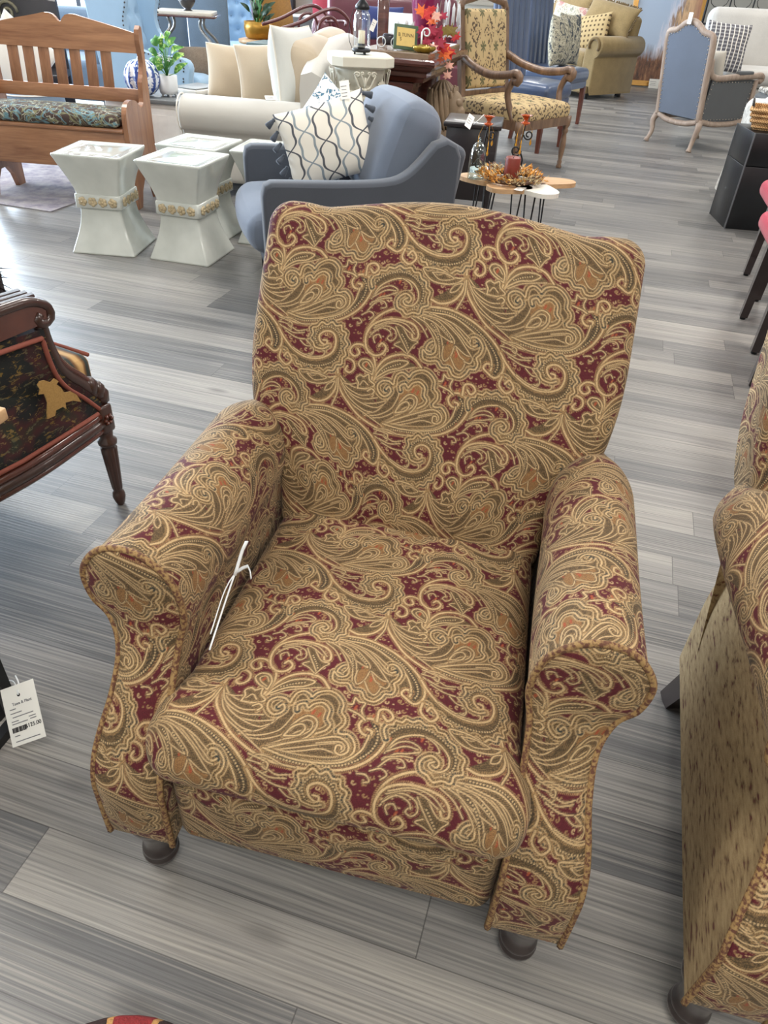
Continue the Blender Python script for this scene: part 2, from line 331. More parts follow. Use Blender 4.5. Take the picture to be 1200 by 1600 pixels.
def make_tile(txt,N=640):
    LA=np.array([201.5,187.]); LB=np.array([201.,-187.])
    M=np.array([LA,LB]).T; Mi=np.linalg.inv(M)
    s,t=np.meshgrid((np.arange(N)+.5)/N,(np.arange(N)+.5)/N,indexing='ij')
    P=s[...,None]*LA+t[...,None]*LB
    rng=np.random.default_rng(5)
    hp=rng.random((N,N))
    gold=srgb(208,176,130);gold2=srgb(170,135,92);burg=srgb(92,30,38);olive=srgb(84,68,46);dark=srgb(50,46,40);teal=srgb(48,56,54);rust=srgb(168,82,54)
    img=np.tile(burg,(N,N,1)).astype(np.float32)
    lines=[]
    for e in txt.split(';'):
        q=e.split(' '); lines.append((q[0],np.array([[float(v) for v in w.split(',')] for w in q[1:]])))
    def spline(p,closed=False,st=2.5):
        if closed: e=np.vstack([p[-1],p,p[0],p[1]])
        else: e=np.vstack([2*p[0]-p[1],p,2*p[-1]-p[-2]])
        o=[]
        for i in range(1,len(e)-2):
            n=max(2,int(np.linalg.norm(e[i+1]-e[i])/st)); u=np.linspace(0,1,n,endpoint=False)[:,None]
            a,b,c_,d=e[i-1],e[i],e[i+1],e[i+2]
            o.append(.5*(2*b+(c_-a)*u+(2*a-5*b+4*c_-d)*u*u+(3*b-a-3*c_+d)*u**3))
        o.append(e[-2][None]); return np.vstack(o)
    def field(p,R):
        D=np.full((N,N),1e9,np.float32);S_=np.zeros((N,N),np.float32);G=np.zeros((N,N),np.float32);acc=0
        for a,b in zip(p[:-1],p[1:]):
            L=np.linalg.norm(b-a)
            if L<1e-6: continue
            c4=np.array([np.minimum(a,b)-R,np.maximum(a,b)+R,[min(a[0],b[0])-R,max(a[1],b[1])+R],[max(a[0],b[0])+R,min(a[1],b[1])-R]])@Mi.T*N
            i0,j0=np.floor(c4.min(0)).astype(int);i1,j1=np.ceil(c4.max(0)).astype(int)
            ii,jj=np.meshgrid(np.arange(i0,i1),np.arange(j0,j1),indexing='ij')
            Q=((ii+.5)/N)[...,None]*LA+((jj+.5)/N)[...,None]*LB
            d=(b-a)/L; r=Q-a; h=np.clip(r@d,0,L); dd=np.linalg.norm(r-h[...,None]*d,axis=-1)
            sg=d[0]*r[...,1]-d[1]*r[...,0]
            ii%=N;jj%=N
            m=dd<D[ii,jj]
            D[ii[m],jj[m]]=dd[m];S_[ii[m],jj[m]]=acc+h[m];G[ii[m],jj[m]]=sg[m]
            acc+=L
        return D,S_,G
    def inside(p):
        lo,hi=p.min(0),p.max(0); c4=np.array([lo,hi,[lo[0],hi[1]],[hi[0],lo[1]]])@Mi.T*N
        i0,j0=np.floor(c4.min(0)).astype(int);i1,j1=np.ceil(c4.max(0)).astype(int)
        ii,jj=np.meshgrid(np.arange(i0,i1),np.arange(j0,j1),indexing='ij')
        Q=((ii+.5)/N)[...,None]*LA+((jj+.5)/N)[...,None]*LB
        m=np.zeros(ii.shape,bool);x,y=Q[...,0],Q[...,1]
        for a,b in zip(p,np.roll(p,-1,0)):
            if a[1]==b[1]: continue
            k=((a[1]>y)!=(b[1]>y))&(x<(b[0]-a[0])*(y-a[1])/(b[1]-a[1])+a[0]); m^=k
        o=np.zeros((N,N),bool); o[ii[m]%N,jj[m]%N]=True; return o
    def mix(mask,col):
        k=np.clip(mask,0,1)[...,None]; img[:]=img*(1-k)+col*k
    ss=lambda e,x:np.clip((e-x)/.5+.5,0,1)
    # ground filler: small gold flowers on a jittered grid
    for q in range(1000):
        c0=rng.random()*LA+rng.random()*LB; r=rng.choice([1.1,1.5,2.2]); 
        th=rng.random()*3; 
        if r>2: p=c0+np.array([[np.cos(th+k*.8)*(.6+k*.55),np.sin(th+k*.8)*(.6+k*.55)] for k in range(7)])
        else: p=c0+np.array([[-.6,0],[.6,0]])
        D,_,_=field(p,r+1); mix(ss(r*.62 if r<2 else .75,D)*.9,gold2 if rng.random()<.6 else gold)
    major=[(k,spline(p)) for k,p in lines if k in 'MK']
    for k,p in lines:
        if k[0]=='F':
            m=inside(spline(p,True)).astype(np.float32)
            c_={'o':olive,'d':srgb(62,54,42),'r':srgb(150,108,66)}[k[1]]
            mix(m,c_)
            # fine tick fill
            u=P@np.array([.8,.6]);v=P@np.array([-.6,.8]); tk=((np.sin(u*2.3+3*np.sin(v*.35))*np.sin(v*2.6+2*np.sin(u*.3)))>.28)
            mix(m*tk*.62,gold2); tk2=((np.sin(u*1.9+1)*np.sin(v*1.7))<-.55); mix(m*tk2*.8,dark*.8)
    for k,p in lines:
        if k=='R':
            r=p[1][0]; c0=p[0]; D,_,_=field(np.array([c0-[r*.3,r*.9],c0,c0+[r*.3,r*.9]]),r+2); mix(ss(r*.55,D)*.95,rust)
    for k,p in lines:
        if k[0] in 'FR': continue
        q=spline(p)
        if k=='l':
            D,S_,G=field(q,3.2); mix(ss(2.0,D)*.8,dark*1.0+.1*burg)
            mix(ss(2.9,D)*(1-ss(2.0,D))*(np.sin(S_*3.6)>.1)*.65,gold2)
            mix(ss(.95,D),gold)
        elif k=='L':
            D,S_,G=field(q,4); mix(ss(2.5,D)*.85,dark)
            mix(ss(3.6,D)*(1-ss(2.2,D))*(np.sin(S_*3.1)>-.1)*.8,gold2)
            mix(ss(1.25,D),gold)
        elif k=='K':
            D,S_,G=field(q,7.5)
            tk=(np.sin(S_*2.6)>0)
            mix(ss(5.2,D)*.9,np.where((S_%60<30)[...,None],teal,olive*.7))
            mix((1-ss(1.9,D))*ss(4.4,D)*tk*.85,gold2)
            mix(ss(6.0,D)*(1-ss(4.6,D))*.9,gold)
            mix((1-ss(6.2,D))*ss(7.4,D)*(np.sin(S_*2.8)>0)*.6,gold2)
            mix(ss(1.3,D),gold)
        elif k=='M':
            D,S_,G=field(q,6.5)
            mix(ss(4.6,D)*(G>0)*.55,burg*.8)
            mix(ss(4.8,D)*(np.sin(S_*2.5+D*.5)>-.1)*.9,gold2*1.05)
            mix(ss(2.6,D)*(1-ss(1.6,D))*.6,dark)
            mix(ss(1.6,D),gold)
        elif k=='D':
            D,S_,G=field(q,4.2)
            cell=(S_%4.2)-2.1
            rr=np.sqrt(D**2+cell**2); mix(ss(2.3,rr)*.85,dark); mix(ss(1.35,rr),gold)
    img*= (.80+.40*hp)[...,None]
    k=img; img=.5*k+.125*(np.roll(k,1,0)+np.roll(k,-1,0)+np.roll(k,1,1)+np.roll(k,-1,1))
    return img.astype(np.float32),Mi
def sample(img,Mi,uv):
    N=img.shape[0]; st=(uv@Mi.T)*N-.5; i=np.floor(st).astype(int); f=(st-i)[...,None] if False else st-i
    i0,j0=i[...,0],i[...,1]; fx,fy=f[...,0,None],f[...,1,None]
    g=lambda a,b:img[a%N,b%N]
    return (g(i0,j0)*(1-fx)+g(i0+1,j0)*fx)*(1-fy)+(g(i0,j0+1)*(1-fx)+g(i0+1,j0+1)*fx)*fy

TILE, TILE_INV = make_tile(STROKES)
def paisley(shift=(0, 0), rot=0.):
    c, s_ = math.cos(rot), math.sin(rot)
    def f(uv):
        q = np.stack([uv[:, 0]*c-uv[:, 1]*s_, uv[:, 0]*s_+uv[:, 1]*c], -1)+np.array(shift)
        return sample(TILE, TILE_INV, q)
    return f

# ------------------------------------------------------------------ materials
def make_paisley_material():
    n = NT('paisley tapestry'); a = n.n('Attribute', attribute_name='pattern'); v = n.coord()
    nz = n.noise(v, 700, 2, .7); big = n.noise(v, 9, 3)
    f = n.math('ADD', n.math('MULTIPLY', nz, .9), n.math('MULTIPLY', big, .25))
    c = n.mix(1., a.outputs['Color'], n.ramp(f, [(.3, (178, 176, 172)), (.8, (255, 255, 255))]), 'MULTIPLY')
    n.set(Base_Color=c, Roughness=.82); n.b.inputs['Specular IOR Level'].default_value = .3; n.b.inputs['Sheen Weight'].default_value = .06; n.b.inputs['Sheen Roughness'].default_value = .4
    lum = n.n('RGBToBW', i_0=a.outputs['Color']).outputs[0]
    n.bump(n.math('ADD', n.math('MULTIPLY', lum, 2.), n.math('MULTIPLY', nz, .5)), .35, .0015)
    return n.m
M_PAIS = make_paisley_material()
def make_plain_tapestry():
    n = NT('tapestry selvedge'); v = n.coord(scale=(1, .3, 1)); a = n.noise(v, 110, 2, .6); b = n.noise(n.coord(), 500, 2)
    c = n.ramp(a, [(.30, (98, 46, 44)), (.35, (116, 94, 64)), (.42, (154, 130, 94)), (.66, (180, 156, 116))])
    c = n.mix(n.math('MULTIPLY', b, .35), c, lin((74, 60, 42))); n.set(Base_Color=c, Roughness=.9); n.bump(b, .4, .001); return n.m
M_SELV = make_plain_tapestry()
def make_cord():
    n = NT('twisted cord'); v = n.coord(); a = n.noise(v, 190, 2)
    c = n.ramp(a, [(.40, (92, 56, 40)), (.58, (150, 120, 76))]); n.set(Base_Color=c, Roughness=.85); n.bump(n.noise(v, 500, 1), .5, .001); return n.m
M_CORD = make_cord()
M_DARKLEG = plain('espresso stained wood', (44, 33, 32), .28, var=.3, coat=.5)
M_PAPER = plain('white card', (236, 234, 228), .6, var=.03)
M_PLASTIC = plain('clear white plastic', (235, 238, 240), .2, var=.02, spec=.8)
M_INK = plain('black ink', (32, 30, 32), .6, var=.05)
M_INKG = plain('grey ink', (120, 120, 124), .6, var=.05)

# ------------------------------------------------------------------ the floor and the shell
def make_floor():
    n = NT('grey oak vinyl planks'); v = n.coord('Object', rot=(0, 0, math.radians(15)))
    sp = n.n('SeparateXYZ', i_0=v); x, y = sp.outputs[0], sp.outputs[1]
    PW, PL = .127, 1.2
    row = n.math('FLOOR', n.math('DIVIDE', y, PW))
    wn = n.n('TexWhiteNoise', noise_dimensions='1D'); n.put(wn.inputs['W'], row)
    xo = n.math('DIVIDE', n.math('ADD', x, n.math('MULTIPLY', wn.outputs[0], 7.)), PL)
    ci = n.math('FLOOR', xo)
    cv = n.n('CombineXYZ', i_0=row, i_1=ci, i_2=3.7); w2 = n.n('TexWhiteNoise', noise_dimensions='3D', i_0=cv.outputs[0])
    r1 = w2.outputs[0]
    off = n.n('VectorMath', operation='MULTIPLY'); n.put(off.inputs[0], w2.outputs[1]); off.inputs[1].default_value = (37, 23, 11)
    add = n.n('VectorMath', operation='ADD'); n.put(add.inputs[0], v); n.put(add.inputs[1], off.outputs[0])
    def st(vec, s): 
        m = n.n('Mapping'); n.put(m.inputs[0], vec); m.inputs['Scale'].default_value = s; return m.outputs[0]
    # cathedral grain: long bands warped by a broad noise
    warp = n.noise(st(add.outputs[0], (.8, 5, 1)), 1.3, 2, .5)
    spv = n.n('SeparateXYZ', i_0=add.outputs[0])
    ph = n.math('ADD', n.math('MULTIPLY', spv.outputs[1], 700.), n.math('MULTIPLY', warp, 40.))
    g1 = n.math('MULTIPLY', n.math('ADD', n.math('SINE', ph), 1.), .5)
    gmask = n.ramp(n.noise(st(add.outputs[0], (1.1, 6, 1)), 2.2, 2), [(.40, (0, 0, 0)), (.58, (255, 255, 255))])
    fine = n.noise(st(add.outputs[0], (4, 130, 1)), 2.2, 4, .65)
    broad = n.noise(st(add.outputs[0], (.9, 16, 1)), 1.7, 3, .5)
    tone = n.math('ADD', n.math('MULTIPLY', r1, .34), n.math('ADD', n.math('MULTIPLY', broad, .42), n.math('MULTIPLY', fine, .24)))
    c = n.ramp(tone, [(.22, (70, 70, 72)), (.42, (102, 101, 101)), (.60, (130, 127, 124)), (.82, (164, 159, 151))])
    gl = n.math('MULTIPLY', g1, n.n('RGBToBW', i_0=gmask).outputs[0])
    strk = n.noise(st(add.outputs[0], (1.6, 210, 1)), 1., 3, .6, .3)
    c = n.mix(n.n('RGBToBW', i_0=n.ramp(strk, [(.52, (0, 0, 0)), (.66, (150, 150, 150))])).outputs[0], c, lin((190, 184, 172)))
    c = n.mix(n.n('RGBToBW', i_0=n.ramp(strk, [(.34, (165, 165, 165)), (.47, (0, 0, 0))])).outputs[0], c, lin((48, 47, 50)))
    c = n.mix(n.math('MULTIPLY', gl, .14), c, lin((184, 177, 164)))
    gd = n.math('MULTIPLY', n.math('SUBTRACT', 1., g1), n.n('RGBToBW', i_0=gmask).outputs[0])
    c = n.mix(n.math('MULTIPLY', gd, .16), c, lin((60, 58, 60)))
    # knots
    vo = n.n('TexVoronoi'); n.put(vo.inputs['Vector'], st(add.outputs[0], (2.2, 6, 1))); vo.inputs['Scale'].default_value = .8
    kn = n.ramp(vo.outputs[0], [(.03, (255, 255, 255)), (.11, (0, 0, 0))])
    c = n.mix(n.math('MULTIPLY', n.n('RGBToBW', i_0=kn).outputs[0], .6), c, lin((62, 58, 58)))
    warm = n.n('Mix', data_type='RGBA'); n.put(warm.inputs[0], w2.outputs[1])
    # seams
    fy = n.math('FRACT', n.math('DIVIDE', y, PW)); fx = n.math('FRACT', xo)
    ey = n.math('LESS_THAN', n.math('MULTIPLY', n.math('PINGPONG', fy, .5), PW), .0011); ex = n.math('LESS_THAN', n.math('MULTIPLY', n.math('PINGPONG', fx, .5), PL), .0012)
    seam = n.math('MAXIMUM', ey, ex)
    c = n.mix(n.math('MULTIPLY', seam, .65), c, lin((58, 56, 56)))
    rough = n.math('ADD', .30, n.math('MULTIPLY', fine, .2))
    n.set(Base_Color=c, Roughness=rough); n.b.inputs['Specular IOR Level'].default_value = .5
    h = n.math('SUBTRACT', n.math('MULTIPLY', g1, n.math('MULTIPLY', gl, .5)), n.math('MULTIPLY', seam, 1.)); n.bump(n.math('ADD', h, n.math('MULTIPLY', fine, .5)), .22, .0012)
    return n.m
fl = MB().box((1.5, 6.05, -.05), (18, 17.6, .1)); o = fl.build('floor', make_floor()); tag(o, kind='structure')
M_WALL = plain('warm white wall paint', (214, 208, 196), .8, var=.04)
M_CEIL = plain('white ceiling tile', (226, 226, 222), .9, var=.03)
M_MULL = plain('dark bronze aluminium', (52, 54, 60), .4, .6, var=.1)
def make_glass(tint=(1, 1, 1, 1), gloss=.07):
    n = NT('clear glass'); tr = n.n('BsdfTransparent'); tr.inputs[0].default_value = tint; gl = n.n('BsdfGlossy'); gl.inputs['Roughness'].default_value = .03
    mx = n.n('MixShader'); lw = n.n('LayerWeight'); lw.inputs[0].default_value = .25
    n.put(mx.inputs[0], n.math('ADD', n.math('MULTIPLY', lw.outputs[1], .6), gloss)); n.put(mx.inputs[1], tr.outputs[0]); n.put(mx.inputs[2], gl.outputs[0]); n.t.links.new(mx.outputs[0], n.out.inputs[0]); return n.m
M_PANE = make_glass()
def structure(name, mb, m): return tag(mb.build(name, m), kind='structure')
structure('ceiling', MB().box((1.5, 6.05, 3.25), (18, 17.6, .1)), M_CEIL)
structure('wall_right', MB().box((10.45, 6.05, 1.6), (.1, 17.6, 3.2)), M_WALL)
structure('wall_near', MB().box((1.5, -2.75, 1.6), (18, .1, 3.2)), M_WALL)
structure('wall_left', MB().box((-7.45, 1.0, 1.6), (.1, 7.4, 3.2)).box((-7.45, 9.75, 3.1), (.1, 10.1, .3)).box((-7.45, 9.75, .05), (.1, 10.1, .1)), M_WALL)
structure('wall_back', MB().box((4.75, 14.8, .465), (11.5, .1, .93)).box((6.9, 14.8, 2.06), (7.2, .1, 2.26)).box((-3.05, 14.8, 3.1), (12.7, .12, .3)).box((-4.2, 14.8, .06), (6.4, .12, .12)).box((1.2, 14.8, 2.85), (4.3, .1, .7)), M_WALL)
wn = MB()
for i in range(5): wn.box((-7.35+i*1.58, 14.8, 1.55), (.07, .12, 2.9))
wn.box((-4.2, 14.8, .95), (6.3, .1, .06))
o = structure('window_1', wn, M_MULL); MB().box((-4.2, 14.8, 1.55), (6.3, .012, 2.9)).build('glass_pane', M_PANE, o)
wn = MB()
for i in range(8): wn.box((-7.45, 4.7+i*1.40, 1.55), (.12, .07, 2.9))
o = structure('window_2', wn, M_MULL); MB().box((-7.45, 9.7, 1.55), (.012, 9.8, 2.9)).build('glass_pane', M_PANE, o)
M_SILL = plain('taupe painted window frame', (150, 142, 130), .5, var=.05)
wn = MB().box((1.2, 14.72, .945), (4.3, .22, .04)).box((1.2, 14.8, .99), (4.3, .08, .05))
for i in range(15): wn.box((-.95+i*.30, 14.8, 1.73), (.025 if i % 5 else .07, .05, 1.55))
for k in range(5): wn.box((1.2, 14.8, 1.2+k*.28), (4.3, .04, .02))
o = structure('window_3', wn, M_SILL); MB().box((1.2, 14.8, 1.73), (4.3, .012, 1.55)).build('glass_pane', M_PANE, o)
M_LAMP = NT('ceiling lamp diffuser'); M_LAMP.set(Base_Color=(1, 1, 1, 1)); M_LAMP.b.inputs['Emission Color'].default_value = (1, .96, .9, 1); M_LAMP.b.inputs['Emission Strength'].default_value = 3.; M_LAMP = M_LAMP.m

# ------------------------------------------------------------------ the paisley recliner
def recliner(label):
    t = thing('recliner', label, 'recliner', (-.0503, .5767, 0), math.radians(-10.56), 'paisley recliners')
    # thing-local axes: x across, -y out of the front
    S = .00125
    def fin(name, P, uv, shift, rot=0., flip=False, par=t, mat=M_PAIS):
        Q = P.copy(); Q[..., 1] *= -1
        return obj(name, grid_mesh(name, Q, uv, flip, paisley(shift, rot) if mat is M_PAIS else None), mat, par)
    # backrest
    Wb = lambda v: np.interp(v, [0, .07, .12, .17, .25, .32, .45, .58], [.258, .275, .308, .338, .352, .356, .350, .343])
    Wb2 = lambda v: sum(Wb(v+k*.012) for k in range(-3, 4))/7
    Tb = lambda x: .561+.042*.5*(1+np.cos(PI*np.clip(x/.335, -1, 1)))**.75+.010*smoothstep(.26, .33, np.abs(x))
    P, uv = slab(Wb2, -.06, Tb, .045, .15, S, .035, .345, sides=.10)
    lean = np.array([0, -.24, .495])/math.hypot(.24, .495)
    dn = np.array([0, -.495, -.24])/math.hypot(.24, .495)
    Q = place(P, (0, -.5, .48), (1, 0, 0), lean, dn)
    fin('backrest', Q, uv, (0, -15), flip=True)
    # back panel of the backrest
    a = np.linspace(-.33, .33, 12); b = np.linspace(-.2, .55, 12); aa, bb = np.meshgrid(a, b, indexing='ij')
    Pb = np.stack([aa*np.clip(1+.0*bb, 0, 1), bb, np.full_like(aa, .14)], -1)
    fin('back_panel', place(Pb, (0, -.5, .48), (1, 0, 0), lean, dn), None, None, mat=M_SELV)
    # seat cushion: v runs from the front towards the back, d downwards
    Ws = lambda v: np.interp(v, [0, .07, .14, .7], [.281, .280, .260, .25])
    P, uv = slab(Ws, 0., lambda x: .60+0*x, .055, .16, S, .018, .262, sides=.115)
    P[..., 1] += np.where(P[..., 1] < .07, 1, 0)*.034*smoothstep(.085, .155, P[..., 2])-np.where(P[..., 1] < .07, 1, 0)*.012*np.exp(-((P[..., 2]-.07)/.035)**2)
    fin('seat_cushion', place(P, (0, .045, .474), (1, 0, 0), (0, -1, 0), (0, 0, -1)), uv, SEAT_SHIFT, flip=False)
    # footrest panel below the cushion
    P, uv = slab(lambda v: .262+0*v, 0., lambda x: .225+0*x, .03, .10, .0015, .012, .262, sides=.06)
    fin('footrest', place(P, (0, .022, .152), (1, 0, 0), (0, 0, 1), (0, -1, 0)), uv, (60, 150), flip=True)
    # arms
    for sgn in (-1, 1):
        prof = [(.262, .158), (.262, .30), (.262, .44), (.258, .52), (.247, .580), (.257, .640), (.29, .677), (.328, .687), (.366, .673), (.393, .630), (.388, .582), (.366, .551), (.352, .50), (.355, .44), (.366, .385), (.372, .34), (.374, .26), (.374, .158)]
        pf = np.array(curve_pts(prof, .004)); L = np.r_[0, np.cumsum(np.linalg.norm(np.diff(pf, axis=0), axis=1))]
        un = np.arange(0, L[-1], .0014); px = np.interp(un, L, pf[:, 0]); pz = np.interp(un, L, pf[:, 1])
        yf = lambda z: .035-.125*smoothstep(.29, .57, z)
        vv = np.linspace(0, 1, int(.75/.0014))
        R_, V_ = np.meshgrid(np.arange(len(un)), vv, indexing='ij')
        y0 = yf(pz)[R_]; yb = -.70
        Y = y0+(yb-y0)*V_
        back = smoothstep(-.52, -.70, Y)          # the roll narrows and dips where it meets the backrest
        X = px[R_]; Z = pz[R_]; topw = smoothstep(.5, .6, Z)
        X = X+(.318-X)*back*.35*topw; Z = Z-.05*back*topw-.018*topw*smoothstep(-.1, -.5, Y)
        endr = smoothstep(-.64, -.70, Y); X = X+(.315-X)*endr**2*.5
        X = X+.004*np.sin(Y*9)*topw
        outer = (R_ > np.argmax(pz)).astype(float)*(1-topw); X = X-outer*.055*np.clip((.035-Y)/.735, 0, 1)
        P = np.stack([X*sgn, Y, Z], -1); UV = np.stack([un[R_]*1000*sgn, -Y*1000], -1)
        top_i = int(np.argmax(pz)); k = top_i+int(np.argmax(pz[top_i:] < .548))
        arm = fin('armrest', P[:k+1], UV[:k+1], ARM_SHIFT[sgn][0], ARM_SHIFT[sgn][1], flip=(sgn < 0))
        fin('side_panel', P[k::3, ::3], None, None, flip=(sgn < 0), par=arm, mat=M_SELV)
        # closed rear end
        q = P[:, -1]; c = q.mean(0); E = np.stack([q, c+(q-c)*.02], 1); E[..., 1] = -.70
        fin('rear_panel', E, None, None, par=arm, mat=M_SELV, flip=(sgn > 0))
        # front panel, slightly domed
        nt = int(.52/.0014); tz = np.linspace(.158, .6665, nt)
        h = len(pf)//2; it = int(np.argmax(pf[:, 1])); inn = pf[:it+1]; out = pf[it:][::-1]
        # inner and outer x for each height (outer side may overhang: take the widest sweep through arclength)
        s = np.linspace(0, 1, nt)
        def along(c, s):
            l = np.r_[0, np.cumsum(np.linalg.norm(np.diff(c, axis=0), axis=1))]; l /= l[-1]; return np.stack([np.interp(s, l, c[:, 0]), np.interp(s, l, c[:, 1])], -1)
        I, O = along(inn, s), along(out, s)
        # straighten the pairing so rungs stay level below the scroll
        w_ = np.linspace(0, 1, int(.125/.0014))
        G = I[:, None]*(1-w_[None, :, None])+O[:, None]*w_[None, :, None]
        dome = .016*(np.clip(4*w_*(1-w_), 0, 1)**.6)[None, :]*np.clip(1-(2*s-1)**8, 0, 1)[:, None]
        Pf = np.stack([G[..., 0]*sgn, yf(G[..., 1])+dome+.002, G[..., 1]], -1)
        fin('front_panel', Pf, np.stack([G[..., 0]*1000*sgn, G[..., 1]*1000], -1), (40*sgn, 90), 0., flip=(sgn < 0), par=arm)
        rim = [(float(x)*sgn, -float(yf(z))-.004, float(z)) for x, z in pf[::2]]
        MB().tube(rim, .0055, 6).build('piping', M_CORD, arm)
    # side boxes / base between the arms, rear skirt
    MB().box((0, .30, .25), (.50, .48, .18), bev=.01).box((0, .62, .31), (.56, .10, .30), bev=.02).build('base', M_SELV, t)
    # front legs turned, rear legs splayed blocks
    prof = [(.014, 0), (.018, .003), (.020, .012), (.028, .020), (.032, .027), (.0325, .036), (.029, .041), (.0315, .046), (.0305, .053), (.027, .058), (.0262, .075), (.029, .100), (.034, .118), (.034, .122), (.037, .126), (.0425, .138), (.0445, .148), (.0445, .162)]
    for sx in (-1, 1):
        MB().lathe(prof, (sx*.326, .010, 0), 24).build('leg', M_DARKLEG, t)
        MB().bar((sx*.27, .60, .19), (sx*.290, .67, 0), .062, .05, w2=.05, h2=.042).build('leg', M_DARKLEG, t)
    return t
SEAT_SHIFT = (21, 217); ARM_SHIFT = {-1: ((-169, -331), math.radians(-74)), 1: ((-531, 403), math.radians(-30))}
r1 = recliner('burgundy and gold paisley recliner standing whole in the middle of the photo')
r2 = copy_tree(r1); r2.location = (.855, .368, 0); r2.rotation_euler = (0, 0, math.radians(-11.5))
tag(r2, 'matching paisley recliner cut off by the right edge, only its left side showing')

# ------------------------------------------------------------------ shared shapes
def rcube(mb, c, d, r, puff=0., n=3, m=5, rot=None, mi=0, pf=None):
    """rounded upholstered block; puff swells the faces; pf = per-axis puff"""
    h = [d[0]/2, d[1]/2, d[2]/2]; r = min(r, *(x*.98 for x in h)); pf = pf or (puff, puff, puff)
    def samples(hh):
        o = [(-(hh-r), math.tan(-PI/4+PI/4*k/n)) for k in range(n+1)]
        o += [(-(hh-r)+2*(hh-r)*k/m, 0.) for k in range(1, m)]
        return o+[(hh-r, math.tan(PI/4*k/n)) for k in range(n+1)]
    M = Matrix.Identity(3) if rot is None else (rot if isinstance(rot, Matrix) else Matrix.Rotation(rot[2], 3, 'Z') @ Matrix.Rotation(rot[1], 3, 'Y') @ Matrix.Rotation(rot[0], 3, 'X'))
    for ax in range(3):
        u, v = (ax+1) % 3, (ax+2) % 3
        for s in (-1, 1):
            G = []
            for iu, tu in samples(h[u]):
                row = []
                for iv, tv in samples(h[v]):
                    dr = Vector((0, 0, 0)); dr[ax] = s; dr[u] = tu; dr[v] = tv; dr.normalize()
                    p = Vector((0, 0, 0)); p[ax] = s*(h[ax]-r); p[u] = iu; p[v] = iv; p += dr*r
                    q = [max(0, 1-(p[k]/h[k])**2) for k in range(3)]
                    for k in range(3):
                        o1, o2 = (k+1) % 3, (k+2) % 3
                        p[k] += pf[k]*(p[k]/h[k])*(q[o1]*q[o2])**.7
                    row.append(M @ p+Vector(c))
                G.append(row)
            if s < 0: G = G[::-1]
            mb.sheet(G, mi)
    return mb
def pillow_mesh(mb, w, h, t, n=16, sag=0., mi=0, wrinkle=.0, seed=1):
    rnd = random.Random(seed); ph = [rnd.uniform(0, 6) for _ in range(4)]
    for s in (-1, 1):
        G = []
        for i in range(n+1):
            a = math.sin((i/n-.5)*PI); row = []
            for j in range(n+1):
                b = math.sin((j/n-.5)*PI); e = (1-a*a)*(1-b*b)
                x = a*w/2*(1-.07*(1-b*b)**1.0+.0); z = b*h/2*(1-.07*(1-a*a))
                y = s*(t/2)*e**.42+wrinkle*e**.5*math.sin(5*a+ph[0]+3*b)*math.sin(4*b+ph[1])
                row.append((x, y-sag*(b+1)*0, z-sag*(1-a*a)*max(b, 0)))
            G.append(row)
        if s > 0: G = G[::-1]
        mb.sheet(G, mi)
    return mb
def cushion(name, label, mat, loc, rot, w=.45, h=.45, t=.15, group=None, piping=None, parent=None, wrinkle=.006, seed=1, sag=0.):
    me = pillow_mesh(MB(), w, h, t, wrinkle=wrinkle, seed=seed, sag=sag)
    o = me.build(name, mat, parent, loc, rot)
    if label: tag(o, label, 'pillow', group)
    if piping:
        P = []
        for a, b in [(i/10*2-1, -1) for i in range(11)]+[(1, i/10*2-1) for i in range(1, 11)]+[(1-i/10*2, 1) for i in range(1, 11)]+[(-1, 1-i/10*2) for i in range(1, 10)]:
            P.append((a*w/2*(1-.07*(1-b*b)), 0, b*h/2*(1-.07*(1-a*a))-sag*(1-a*a)*max(b, 0)))
        MB().tube(P, .006, 6, closed=True).build('piping', piping, o)
    return o
def card(name, parent, loc, rot, w=.05, h=.08, writing=3, label=None):
    mb = MB().box((0, 0, 0), (w, .0012, h))
    for k in range(writing): mb.box((-.1*w, -.001, h*(.2-k*.18)), (w*(.62-.1*(k % 2)), .0006, h*.035), mi=1)
    o = mb.build(name, [M_PAPER, M_INKG], parent, loc, rot)
    return o
def text_mesh(s, size):
    """letters as a mesh lying in XZ, facing -Y"""
    cu = bpy.data.curves.new('letters', 'FONT'); cu.body = s; cu.size = size; cu.extrude = .0004; cu.align_x = 'CENTER'; cu.align_y = 'CENTER'
    o = bpy.data.objects.new('letters', cu); COL.objects.link(o); dg = bpy.context.evaluated_depsgraph_get()
    me = bpy.data.meshes.new_from_object(o.evaluated_get(dg)); bpy.data.objects.remove(o); me.transform(Matrix.Rotation(PI/2, 4, 'X')); return me
def trans(mb, M):
    mb.v = [tuple(M @ Vector(v)) for v in mb.v]; return mb

# ------------------------------------------------------------------ price tag strings on the front recliner
t = thing('price_tag', 'white looped plastic price tag string tucked between cushion and left arm of the middle recliner', 'price tag', (-.0503, .5767, 0), math.radians(-10.56))
MB().tube(curve_pts([(-.222, .10, .50), (-.226, .17, .525), (-.225, .215, .55), (-.222, .235, .565)], .01), .0016, 6).tube(curve_pts([(-.228, .12, .512), (-.231, .19, .54), (-.222, .225, .556)], .01), .0011, 6).build('strap', M_PLASTIC, t)
MB().tube(curve_pts([(-.224, .215, .55), (-.218, .24, .585), (-.212, .245, .60)], .01), .0035, 6, flat=.3).tube(curve_pts([(-.224, .22, .552), (-.205, .225, .566), (-.192, .205, .56)], .01), .003, 6, flat=.3).build('loose_end', M_PLASTIC, t)

